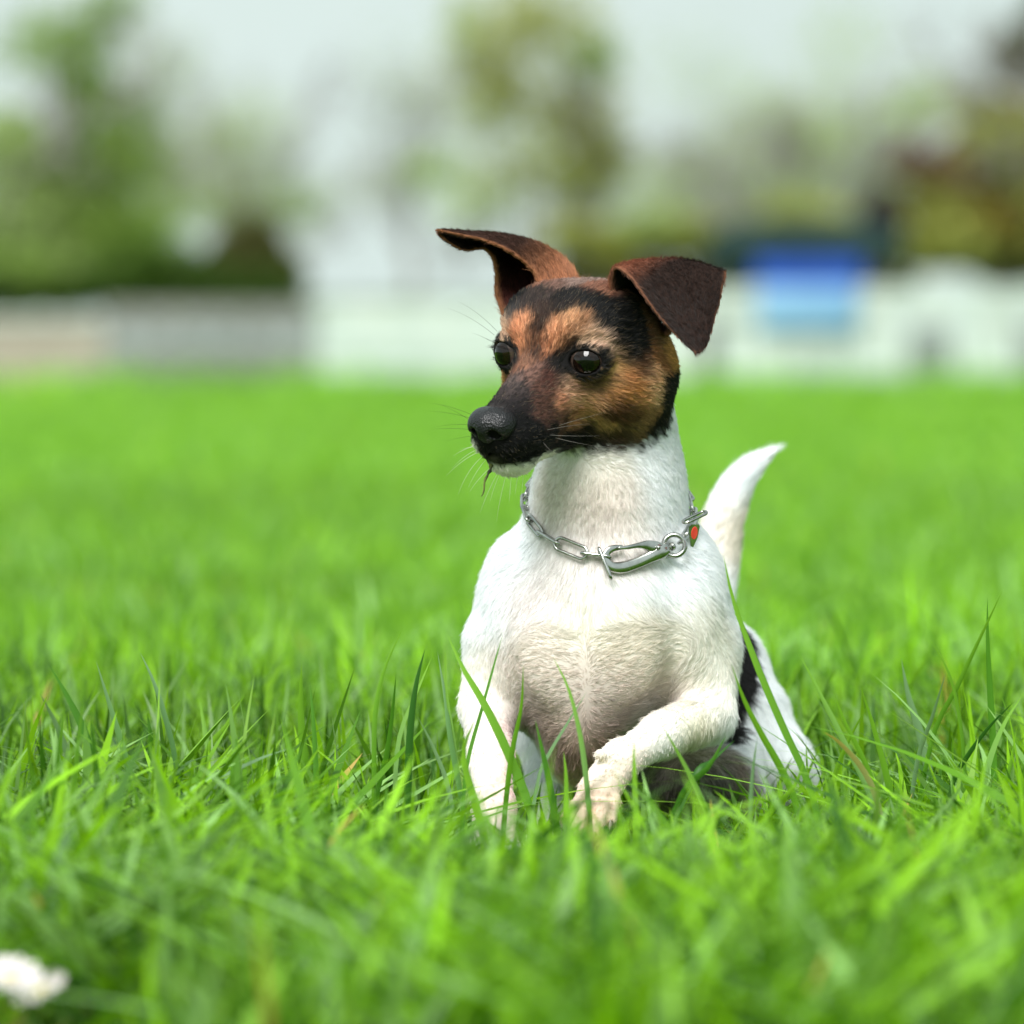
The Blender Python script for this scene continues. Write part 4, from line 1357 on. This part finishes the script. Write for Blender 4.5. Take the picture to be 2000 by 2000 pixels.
def stadium(c, t, n, L, W, m=14):
    """closed path: straight sides with round ends; t long axis, n the axis across"""
    t, n, b = frame(t, n)
    pts = []
    for i in range(m):
        a = -math.pi / 2 + math.pi * i / (m - 1)
        pts.append(c + t * ((L - W) / 2 + W / 2 * math.cos(a)) + n * (W / 2 * math.sin(a)))
    for i in range(m):
        a = math.pi / 2 + math.pi * i / (m - 1)
        pts.append(c + t * (-(L - W) / 2 + W / 2 * math.cos(a)) + n * (W / 2 * math.sin(a)))
    return np.array(pts)


def seg_link(pa, pb, W, flat, wire=.088):
    """link between two places; flat: it lies on the fur, else it stands on edge"""
    a, b = np.array(pa), np.array(pb)
    c = (a + b) / 2
    g = grad(c[None], DOGP)[0]; g /= np.linalg.norm(g)
    t = b - a
    L = np.linalg.norm(t) + wire * 3.2
    t_, n_, b_ = frame(t, g)
    tube_obj('chain_link', stadium(c, t, b_ if flat else n_, L, W, 9), wire, collar, ns=7)


S_ = lambda x, y, o=.20: surf(x, y, o)
pA, pB, pC, pD, pE, pF = S_(1034, 993), S_(1041, 1016), S_(1061, 1042), S_(1096, 1063, .36), S_(1144, 1085, .36), S_(1186, 1092, .42)
seg_link(pA, pB, .36, False)
seg_link(pB, pC, .42, True)
seg_link(pC, pD, .36, False)
seg_link(pD, pE, .62, True)
seg_link(pE, pF, .34, False)
# upright link through the eye of the hook
seg_link(S_(1172, 1080, .55), S_(1189, 1131, .55), .30, False)
# ring and the small links right of it
rc = S_(1304, 1068, .50)
g_ = grad(rc[None], DOGP)[0]; g_ /= np.linalg.norm(g_)
_t, _n, _b = frame([1, 0, .1], g_)
tube_obj('ring', np.array([rc + .53 * (math.cos(a) * _t + math.sin(a) * _b) for a in np.linspace(0, 2 * math.pi, 33)[:-1]]), .125, collar, ns=10)
pR1, pR2, pR3 = S_(1318, 1062, .5), S_(1338, 1050, .4), S_(1346, 1028, .36)
seg_link(pR1, pR2, .34, False)
seg_link(pR2, pR3, .36, True)
seg_link(S_(1330, 1045, .3), S_(1343, 1022, .4), .34, False)
# long toggle link standing away from the neck at the right
ta, tb = P(1340, 1018, 1.2), P(1374, 1002, 1.6)
tube_obj('chain_link', stadium((ta + tb) / 2, tb - ta, [0, 1, .4], np.linalg.norm(tb - ta) + .3, .42, 9), .08, collar, ns=8)
# the rest of the chain runs round the back of the neck
cA, cM, cB = pA, S_(1140, 1085), S_(1345, 1026, .34)
nrm = np.cross(cB - cA, cM - cA); nrm /= np.linalg.norm(nrm)
cen = (cA + cB) / 2 + np.array([0, 3.6, 0.2])
cen = cen - ((cen - cA) @ nrm) * nrm
ux = cB - cA; ux /= np.linalg.norm(ux); uy = np.cross(nrm, ux)
if uy[1] < 0: uy = -uy
aA = math.atan2((cA - cen) @ uy, (cA - cen) @ ux); aB = math.atan2((cB - cen) @ uy, (cB - cen) @ ux)
if aA < aB: aA += 2 * math.pi
angs = np.linspace(aB, aA, 60)
ring_p = []
for a in angs:
    d_ = math.cos(a) * ux + math.sin(a) * uy
    rr = np.linspace(.5, 9, 120)
    dist = sdf(cen + rr[:, None] * d_, DOGP)
    inside = np.where(dist < 0)[0]
    out = np.where(dist > .16)[0]
    k = out[0] if len(out) else 60
    ring_p.append(cen + d_ * rr[k])
ring_p = np.array(ring_p)
cl = np.concatenate([[0], np.cumsum(np.linalg.norm(np.diff(ring_p, axis=0), axis=1))])
nl = max(3, int(cl[-1] / .95))
for i in range(nl):
    q = [np.array([np.interp(cl[-1] * f, cl, ring_p[:, k]) for k in range(3)]) for f in (i / nl, (i + 1) / nl)]
    seg_link(q[0], q[1], .5 if i % 2 else .36, bool(i % 2))


# snap hook: a flat forged body with an open eye, a lever, a rivet and a swivel
def forged(name, pts, rads, off, flat, parent):
    q = np.array([S_(x, y, off) for x, y in pts])
    mid = q.mean(0)
    g = grad(mid[None], DOGP)[0] * np.array([1, 1, .5]); g /= np.linalg.norm(g)
    q = q - ((q - mid) @ g)[:, None] * g            # the piece is flat, lying on the coat
    path = cr(q, 40); rad = cr(np.array(rads, float)[:, None], 40)[:, 0]
    tn = np.gradient(path, axis=0); tn /= np.linalg.norm(tn, axis=1, keepdims=True)
    V, F, ns = [], [], 16
    for k in range(40):
        b = np.cross(tn[k], g); b /= np.linalg.norm(b)
        for j in range(ns):
            a = 2 * math.pi * j / ns
            ca, sa = math.cos(a), math.sin(a)
            V.append(path[k] + rad[k] * (abs(ca) ** .8 * (1 if ca > 0 else -1) * b + flat * abs(sa) ** .8 * (1 if sa > 0 else -1) * g))
    for k in range(39):
        for j in range(ns):
            j2 = (j + 1) % ns
            F.append((k * ns + j, k * ns + j2, (k + 1) * ns + j2, (k + 1) * ns + j))
    bm = bmesh.new(); vs = [bm.verts.new(v) for v in to_m(np.array(V))]
    for f in F: bm.faces.new([vs[t] for t in f])
    bm.faces.new(vs[:ns][::-1]); bm.faces.new(vs[-ns:])
    bmesh.ops.recalc_face_normals(bm, faces=bm.faces)
    return bm_obj(name, bm, m_steel, parent, True)


forged('snap_hook', [(1290, 1073), (1280, 1080), (1262, 1091), (1238, 1104), (1213, 1113), (1193, 1111), (1182, 1098), (1184, 1083), (1195, 1073), (1213, 1070)],
       [.26, .36, .30, .29, .30, .26, .22, .19, .17, .12], .42, .62, collar)
forged('hook_lever', [(1203, 1074), (1220, 1071), (1238, 1067), (1254, 1066), (1268, 1071), (1281, 1075), (1287, 1076)], [.07, .10, .13, .24, .33, .26, .12], .58, .5, collar)
rv = S_(1270, 1072, .80)
bm = bmesh.new(); bmesh.ops.create_uvsphere(bm, u_segments=12, v_segments=8, radius=.0011, matrix=Matrix.Translation(to_m(rv)))
bm_obj('rivet', bm, m_steel, collar, True)
for k, (x, rr) in enumerate(((1289, .24), (1295, .15), (1301, .21))):
    c_ = S_(x, 1072 - k * 1.2, .45)
    t_ = S_(1304, 1068, .45) - S_(1285, 1074, .45); t_ /= np.linalg.norm(t_)
    tube_obj('swivel', np.array([c_ - t_ * .09, c_ - t_ * .06, c_ + t_ * .06, c_ + t_ * .09]), [rr * .8, rr, rr, rr * .8], collar, closed=False, ns=12)

# name tag: a small steel plate, seen nearly edge on, with a red enamel oval
tg = P(1355, 1044, .6)
bm = bmesh.new()
ex = np.array([.62, .78, 0]); ez = np.array([.10, 0, 1.])
shape = [(-.42, .42), (-.30, .50), (.30, .50), (.40, .40), (.30, -.15), (.02, -.62), (-.12, -.58), (-.38, .1)]
ny = np.cross(ex, ez); ny /= np.linalg.norm(ny)
f1 = [bm.verts.new(to_m(tg + ex * a + ez * b - ny * .035)) for a, b in shape]
f2 = [bm.verts.new(to_m(tg + ex * a + ez * b + ny * .035)) for a, b in shape]
bm.faces.new(f1); bm.faces.new(f2[::-1])
for i in range(len(shape)):
    j = (i + 1) % len(shape)
    bm.faces.new((f1[j], f1[i], f2[i], f2[j]))
tagp = bm_obj('tag_plate', bm, m_steel, collar)
bm = bmesh.new()
for sg in (-1, 1):
    vs = [bm.verts.new(to_m(tg + ex * (.25 * math.cos(a)) + ez * (.08 + .30 * math.sin(a)) + ny * sg * .05)) for a in np.linspace(0, 2 * math.pi, 21)[:-1]]
    vb = [bm.verts.new(to_m(tg + ex * (.28 * math.cos(a)) + ez * (.08 + .33 * math.sin(a)) + ny * sg * .02)) for a in np.linspace(0, 2 * math.pi, 21)[:-1]]
    bm.faces.new(vs)
    for i in range(20):
        bm.faces.new((vs[i], vs[(i + 1) % 20], vb[(i + 1) % 20], vb[i]))
bmesh.ops.recalc_face_normals(bm, faces=bm.faces)
o_ = bm_obj('enamel', bm, m_red, tagp)
o_['label'] = 'red enamel oval on the tag'
tag(collar, 'steel chain collar with snap hook and red tag round the neck of the dog', 'dog collar')
collar.parent = None

# ---------------------------------------------------------------- far side of the meadow
m_white = noise_color(new_mat('white_paint', rough=.6), (.40, .48, .43), (.54, .60, .54), scale=3.0)
m_greyw = noise_color(new_mat('grey_paint', rough=.7), (.14, .17, .15), (.22, .25, .23), scale=2.0)
m_wood = noise_color(new_mat('weathered_wood', rough=.8), (.15, .15, .125), (.23, .23, .20), scale=4.0)
m_concrete = noise_color(new_mat('render_grey', rough=.85), (.12, .14, .125), (.19, .21, .195), scale=.8)
m_greyl = noise_color(new_mat('grey_light', rough=.8), (.19, .22, .21), (.27, .30, .29), scale=.8)
m_blush = noise_color(new_mat('wall_blush', rough=.85), (.27, .24, .19), (.34, .32, .25), scale=.8)
m_roof = noise_color(new_mat('roof_dark', rough=.9, spec=.1), (.010, .026, .024), (.02, .04, .036), scale=3)
m_blue = noise_color(new_mat('blue_awning', rough=.6), (.0, .045, .32), (.0, .055, .38), scale=3)
m_lblue = noise_color(new_mat('pale_blue_sheet', rough=.7), (.14, .30, .47), (.20, .38, .55), scale=2)
m_dark = noise_color(new_mat('dark_timber', rough=.8), (.05, .07, .06), (.08, .10, .09), scale=2)


def px_box(bm, x0, y0, x1, y1, Y, depth, bev=.004):
    """a block whose near face fills that stretch of the photograph at distance Y"""
    a, b = at(x0, y1, Y), at(x1, y0, Y)
    box_bm(bm, Vector(((a.x + b.x) / 2, Y + depth / 2, (a.z + b.z) / 2)), (abs(b.x - a.x), depth, abs(b.z - a.z)), 0, bev)


def px_part(name, x0, y0, x1, y1, Y, depth, mat, parent, bev=.004):
    bm = bmesh.new(); px_box(bm, x0, y0, x1, y1, Y, depth, bev)
    return bm_obj(name, bm, mat, parent)


FY = 40.0
GY = 680 + CAM_H * FPX / FY     # picture height of the soil at the fence
fence = empty('paddock_fence', (at(1700, 0, FY).x, FY, 0))
bpy.context.view_layer.update()
for x in (1352, 1478, 1592, 1705, 1818, 1925, 2040, 2150):
    px_part('post', x - 11, 560, x + 11, GY, FY + .03, .09, m_white, fence)
for i, (y0, y1) in enumerate(((564, 582), (585, 604), (607, 624))):
    px_part('rail', 1330, y0, 2170, y1, FY, .028, m_white, fence)
for x0, x1, mt in ((1405, 1552, m_white), (1556, 1633, m_white), (1637, 1771, m_white), (1775, 1858, m_greyw), (1862, 1990, m_white), (1994, 2090, m_greyw)):
    n_ = 4
    for k in range(n_):
        w_ = (x1 - x0) / n_
        px_part('board', x0 + k * w_ + 1, (634 if mt is m_white else 640), x0 + (k + 1) * w_ - 1, GY - 7, FY + .01, .02, mt, fence)
tag(fence, 'white paddock fence with three top rails and boarded lower panels behind the folded ear', 'fence')

bar = empty('board_fence', (at(800, 0, FY + 1).x, FY + 1, 0))
bpy.context.view_layer.update()
for x in range(628, 1340, 88):
    px_part('post', x - 9, 580, x + 9, GY, FY + 1.04, .08, m_white, bar)
for (y0, y1) in ((590, 626), (630, 664), (668, 702), (706, 740)):
    px_part('board', 618, y0, 1340, y1, FY + 1, .025, m_white, bar)
px_part('cap_rail', 612, 577, 1345, 586, FY + .98, .09, m_greyw, bar)
tag(bar, 'low white board fence crossing behind the muzzle of the dog', 'fence')

wl_ = empty('railed_fence', (at(400, 0, 43).x, 43, 0))
bpy.context.view_layer.update()
for x in range(214, 640, 66):
    px_part('post', x - 7, 590, x + 7, 752, 43.05, .1, m_dark, wl_)
for k, (y0, y1) in enumerate(((597, 622), (626, 650), (655, 690), (694, 716), (722, 742))):
    px_part('rail', 208, y0, 616, y1, 43, .03, (m_wood, m_concrete, m_greyl, m_wood, m_concrete)[k], wl_)
tag(wl_, 'weathered grey brown railed fence below the dark hedge on the left', 'fence')
pw = empty('garden_wall', (at(60, 0, 43.6).x, 43.6, 0))
bpy.context.view_layer.update()
px_part('wall', -260, 628, 205, 744, 43.6, .25, m_blush, pw)
px_part('coping', -264, 618, 208, 629, 43.57, .31, m_white, pw)
tag(pw, 'low pale pinkish wall at the left edge beside the grey wall', 'wall')
bm = bmesh.new()
a_, b_ = at(-300, 0, 30), at(70, 0, 30)
vs = [bm.verts.new(v) for v in ((-9, 27, .003), (-2.25, 31, .003), (-3.0, 43, .003), (-12, 43, .003))]
bm.faces.new(vs)
tag(bm_obj('path', bm, noise_color(new_mat('path_sand', rough=.9), (.42, .36, .28), (.55, .47, .38), scale=2)), kind='structure')

ks = empty('kiosk', (at(1575, 0, 47).x, 47, 0))
bpy.context.view_layer.update()
KY = 47
bm = bmesh.new()     # hipped roof
e0, e1 = at(1372, 463, KY - .3), at(1774, 463, KY - .3)
r0, r1 = at(1440, 428, KY + .9), at(1706, 428, KY + .9)
q = [Vector((e0.x, KY - .4, e0.z)), Vector((e1.x, KY - .4, e1.z)), Vector((e1.x, KY + 2.2, e1.z)), Vector((e0.x, KY + 2.2, e0.z)), r0, r1]
v = [bm.verts.new(p) for p in q]
for f in ((0, 1, 5, 4), (1, 2, 5), (2, 3, 4, 5), (3, 0, 4), (3, 2, 1, 0)): bm.faces.new([v[i] for i in f])
bm_obj('roof', bm, m_roof, ks)
px_part('fascia', 1378, 462, 1768, 516, KY - .42, .3, m_roof, ks)
px_part('wall', 1400, 517, 1705, 744, KY, 1.8, m_dark, ks)
px_part('awning', 1476, 508, 1682, 580, KY - .55, .06, m_blue, ks)
px_part('counter', 1530, 600, 1645, 612, KY - .2, .18, m_wood, ks)
tag(ks, 'dark roofed kiosk with a bright blue awning band behind the white fence', 'kiosk')
sheet_ = empty('sheet', (at(1590, 0, FY - .05).x, FY - .05, at(0, 562, FY).z))
bpy.context.view_layer.update()
bm = bmesh.new()
n_ = 24
rows = []
for j in range(7):
    row = []
    for i in range(n_ + 1):
        x = 1478 + (1674 - 1478) * i / n_
        y = 560 + (646 - 560) * j / 6
        p = at(x, y, FY - .035 - .012 * math.sin(i * 1.3) * (j / 6))
        row.append(bm.verts.new(p))
    rows.append(row)
for j in range(6):
    for i in range(n_): bm.faces.new((rows[j][i], rows[j + 1][i], rows[j + 1][i + 1], rows[j][i + 1]))
clo = bm_obj('cloth', bm, m_lblue, sheet_, True)
md = clo.modifiers.new('thickness', 'SOLIDIFY'); md.thickness = .004
tag(sheet_, 'pale blue cloth hung over the white fence in front of the kiosk', 'cloth')


# ---------------------------------------------------------------- trees and shrubs
m_bark = noise_color(new_mat('bark', rough=.9), (.16, .15, .14), (.27, .25, .235), scale=6, bump=.4)


def leafmat(name, c1, c2):
    m = new_mat(name, rough=.55, spec=.3)
    noise_color(m, c1, c2, scale=.9, detail=5, p0=.35, p1=.65)
    nt = m.node_tree
    b = nt.nodes['Principled BSDF']; o = nt.nodes['Material Output']
    tr = nt.nodes.new('ShaderNodeBsdfTranslucent'); mx = nt.nodes.new('ShaderNodeMixShader'); mx.inputs[0].default_value = .55
    nt.links.new(b.inputs['Base Color'].links[0].from_socket, tr.inputs['Color'])
    nt.links.new(b.outputs[0], mx.inputs[1]); nt.links.new(tr.outputs[0], mx.inputs[2]); nt.links.new(mx.outputs[0], o.inputs['Surface'])
    return m


L_GREEN = leafmat('leaf_green', (.23, .36, .06), (.34, .46, .12))
L_DARK = leafmat('leaf_dark', (.045, .095, .010), (.085, .16, .02))
L_LIGHT = leafmat('leaf_pale', (.38, .50, .17), (.50, .60, .26))
L_OLIVE = leafmat('leaf_olive', (.33, .36, .07), (.46, .48, .13))
L_OLIVED = leafmat('leaf_olive_dark', (.065, .07, .016), (.13, .135, .035))
L_BROWN = leafmat('leaf_brown', (.16, .095, .06), (.25, .16, .10))
L_RUST = leafmat('leaf_rust', (.27, .20, .03), (.38, .28, .055))
L_PURPLE = leafmat('leaf_plum', (.055, .03, .025), (.10, .06, .05))


def leaf_cloud(blobs, Y, lsize, r):
    P_, F_ = [], []
    k = 0
    for (px, py, rx, ry, n) in blobs:
        c = np.array(at(px, py, Y)); s = Y / FPX
        g = r.normal(0, 1, (n, 3)); g /= np.linalg.norm(g, axis=1, keepdims=True)
        rad = r.random(n) ** .45
        # lumpy: clusters of leaves, gaps between them
        nc = max(3, n // 90)
        cc = r.normal(0, 1, (nc, 3)); cc /= np.linalg.norm(cc, axis=1, keepdims=True); cc *= (r.random(nc) ** .4)[:, None]
        pick = r.integers(0, nc, n)
        u = .48 * cc[pick] + .52 * g * rad[:, None] + .10 * r.normal(0, 1, (n, 3))
        p = c + u * np.array([rx * s, max(rx, ry) * s * .8, ry * s])
        p[:, 2] = np.maximum(p[:, 2], .02)
        a = r.normal(0, 1, (n, 3)); a /= np.linalg.norm(a, axis=1, keepdims=True)
        b = np.cross(a, r.normal(0, 1, (n, 3))); b /= np.linalg.norm(b, axis=1, keepdims=True)
        sz = lsize * r.uniform(.6, 1.3, (n, 1))
        V = np.stack([p - a * sz, p + b * sz * .45, p + a * sz, p - b * sz * .45], 1)
        P_.append(V.reshape(-1, 3))
        F_.append(np.arange(4 * n).reshape(-1, 4) + k)
        k += 4 * n
    return np.concatenate(P_), np.concatenate(F_)


def limb(bm, a, b, ra, rb, ns=6):
    a, b = Vector(a), Vector(b)
    d = (b - a).normalized(); s = d.orthogonal().normalized(); t = d.cross(s)
    r0 = [bm.verts.new(a + ra * (math.cos(q) * s + math.sin(q) * t)) for q in np.linspace(0, 2 * math.pi, ns + 1)[:-1]]
    r1 = [bm.verts.new(b + rb * (math.cos(q) * s + math.sin(q) * t)) for q in np.linspace(0, 2 * math.pi, ns + 1)[:-1]]
    for i in range(ns): bm.faces.new((r0[i], r0[(i + 1) % ns], r1[(i + 1) % ns], r1[i]))


def twig(bm, p, d, L, r_, depth, rr):
    q = p + d * L
    mid = (p + q) / 2 + Vector((rr.normal(0, .06), rr.normal(0, .06), rr.normal(0, .04))) * L
    limb(bm, p, mid, r_, r_ * .85, 5); limb(bm, mid, q, r_ * .85, r_ * .65, 5)
    if depth == 0: return
    for k in range(rr.integers(2, 5)):
        e = (d + Vector(rr.normal(0, .55, 3)) + Vector((0, 0, .12))).normalized()
        twig(bm, p.lerp(q, rr.uniform(.45, 1)), e, L * rr.uniform(.55, .8), r_ * .6, depth - 1, rr)


def tree(name, cat, label, Y, tx, tr_, sets, lsize, seed, grp=None, bare=0):
    """sets: list of (leaf material, blobs); tx trunk picture x"""
    r = np.random.default_rng(seed)
    base = at(tx, 0, Y); base.z = 0
    root = empty(name, base)
    bpy.context.view_layer.update()
    bm = bmesh.new()
    tops = [b for _, bl in sets for b in bl]
    top = min([b[1] for b in tops]) if tops else -80
    th = at(tx, max(top, -60), Y).z * (.62 if tops else .3)
    fork = Vector((base.x + .05, Y, max(.25, th * .5)))
    limb(bm, base - Vector((0, 0, .1)), fork, tr_, tr_ * .75, 10)
    limb(bm, fork, Vector((base.x - .06, Y, max(.3, th))), tr_ * .75, tr_ * .4, 8)
    for b in tops:
        c = at(b[0], b[1], Y)
        st = Vector((base.x, Y, min(max(.2, c.z - .5), th)))
        m_ = st.lerp(c, .5) + Vector((r.normal(0, .1), r.normal(0, .1), .12))
        limb(bm, st, m_, tr_ * .32, tr_ * .22); limb(bm, m_, c, tr_ * .22, tr_ * .08)
        for _ in range(5):
            e = c + Vector((r.normal(0, .5) * b[2] * Y / FPX, r.normal(0, .3), r.normal(0, .5) * b[3] * Y / FPX))
            limb(bm, m_.lerp(c, r.uniform(.3, 1)), e, tr_ * .07, tr_ * .03, 4)
    if bare:
        for k in range(bare):
            twig(bm, Vector((base.x, Y, max(.3, th) * r.uniform(.4, 1))), Vector((r.normal(0, .6), r.normal(0, .4), 1)).normalized(), r.uniform(.7, 1.3), tr_ * .4, 4, r)
    bm_obj('trunk', bm, m_bark, root, True)
    for mt, bl in sets:
        V, F = leaf_cloud(bl, Y, lsize, r)
        link('crown' if tr_ > .05 else 'foliage', mesh_np('crown', V, F, smooth=False), root, mt)
    tag(root, label, cat, grp)


tree('deciduous_tree', 'tree', 'leafy green tree rising above the hedge at the left edge', 56, 110, .13,
     [(L_LIGHT, [(60, 430, 140, 120, 4600), (20, 290, 110, 110, 900), (150, 520, 140, 80, 2600)]),
      (L_GREEN, [(195, 330, 115, 140, 1150), (60, 330, 150, 120, 650), (225, 455, 160, 110, 3600), (-60, 520, 150, 110, 3600), (180, 190, 100, 110, 480), (110, 90, 170, 140, 560), (210, 40, 120, 120, 320), (290, 250, 100, 140, 320)])],
     .06, 5, 'trees behind the meadow', bare=2)
tree('hedge', 'hedge', 'long dark green hedge above the two low walls on the left', 47, 120, .04,
     [(L_DARK, [(x, 566 + 8 * math.sin(x), 80, 48, 1500) for x in range(-240, 600, 70)] + [(330, 525, 120, 55, 1900), (20, 545, 60, 40, 800)]),
      (L_GREEN, [(60, 540, 110, 50, 1500), (-140, 540, 110, 50, 1500)])], .06, 6)
tree('shrub', 'shrub', 'dark olive shrub with a rounded top right of the leafy tree', 49, 500, .05,
     [(L_OLIVED, [(495, 500, 85, 100, 3600), (440, 530, 80, 60, 1500), (555, 540, 50, 60, 1300)])], .06, 7)
tree('deciduous_tree', 'tree', 'thin half bare tree standing above the raised ear, olive leaves at its top', 62, 1165, .09,
     [(L_OLIVE, [(1040, 40, 210, 150, 950), (950, 190, 150, 140, 420), (1120, 190, 140, 150, 560), (1170, 300, 85, 120, 560), (1060, 350, 180, 100, 500)]),
      (L_LIGHT, [(1180, 90, 90, 80, 420), (900, 60, 90, 90, 200), (860, 330, 120, 60, 230)])],   .06, 8, 'trees behind the meadow', bare=3)
tree('deciduous_tree', 'tree', 'large tree with olive, rust and brown leaves at the right edge', 54, 1960, .16,
     [(L_OLIVE, [(1960, 290, 140, 120, 3200), (1850, 400, 100, 80, 1500), (1890, 460, 130, 80, 2800), (2060, 420, 120, 160, 3000), (1800, 480, 90, 60, 1500)]),
      (L_BROWN, [(1885, 360, 100, 90, 2600), (1990, 340, 90, 110, 1900), (1790, 330, 70, 60, 250)]), (L_RUST, [(1940, 440, 120, 90, 1800), (1975, 235, 60, 60, 500)]),
      (L_OLIVED, [(1985, 500, 90, 60, 1500)])],
     .085, 9, 'trees behind the meadow', bare=3)
tree('shrub', 'shrub', 'small dark plum coloured shrub left of the large rusty tree', 50, 1722, .04,
     [(L_PURPLE, [(1722, 415, 55, 50, 1300), (1700, 460, 40, 50, 700)])], .05, 10)
tree('hedge', 'hedge', 'olive green hedge running behind the kiosk and the folded ear', 52, 1400, .04,
     [(L_OLIVE, [(x, 470 + 12 * math.sin(x * .7), 85, 55, 900) for x in range(1130, 1720, 75)] + [(1550, 425, 130, 40, 900)]),
      (L_OLIVED, [(x, 560, 80, 60, 1000) for x in range(1100, 1800, 90)]), (L_LIGHT, [(1290, 450, 120, 40, 600)])], .06, 11)
tree('hedge', 'hedge', 'pale grey green hedge low behind the board fence', 55, 850, .04,
     [(L_LIGHT, [(x, 604, 70, 26, 400) for x in range(640, 1150, 70)])], .05, 12)
for i, (x, Y, lb) in enumerate(((470, 84, 'thin grey tree behind the dark olive shrub'), (1420, 86, 'thin grey tree above the kiosk'),
                                (1640, 78, 'thin dark tree right above the kiosk roof'), (1030, 88, 'thin grey tree behind the half bare olive tree'))):
    tree('thin_tree', 'tree', lb, Y, x, .10, [(L_LIGHT, [(x, 260, 170, 170, 700), (x - 90, 400, 150, 100, 800), (x + 110, 390, 130, 110, 700)])], .05, 30 + i, 'thin trees far behind the meadow', bare=7)
for i, (x, Y, lb) in enumerate(((330, 96, 'faint pale tree far off right of the leafy tree'), (800, 100, 'faint pale tree far off left of the half bare tree'),
                                (1380, 98, 'faint pale tree far off right of the half bare tree'), (1620, 94, 'faint pale tree far off behind the kiosk'))):
    tree('thin_tree', 'tree', lb, Y, x, .09, [(L_LIGHT, [(x, 150, 200, 190, 420), (x - 60, 330, 150, 90, 160 if i == 1 else 300), (x + 120, 250, 130, 150, 260)])], .055, 60 + i,
         'thin trees far behind the meadow', bare=9)
tree('deciduous_tree', 'tree', 'greyish tree whose branches reach in at the top right corner', 60, 2060, .14,
     [(L_OLIVED, [(1985, 120, 60, 110, 380), (2060, 60, 80, 120, 700)]), (L_LIGHT, [(1800, 200, 160, 120, 130)])], .08, 14, 'trees behind the meadow', bare=3)
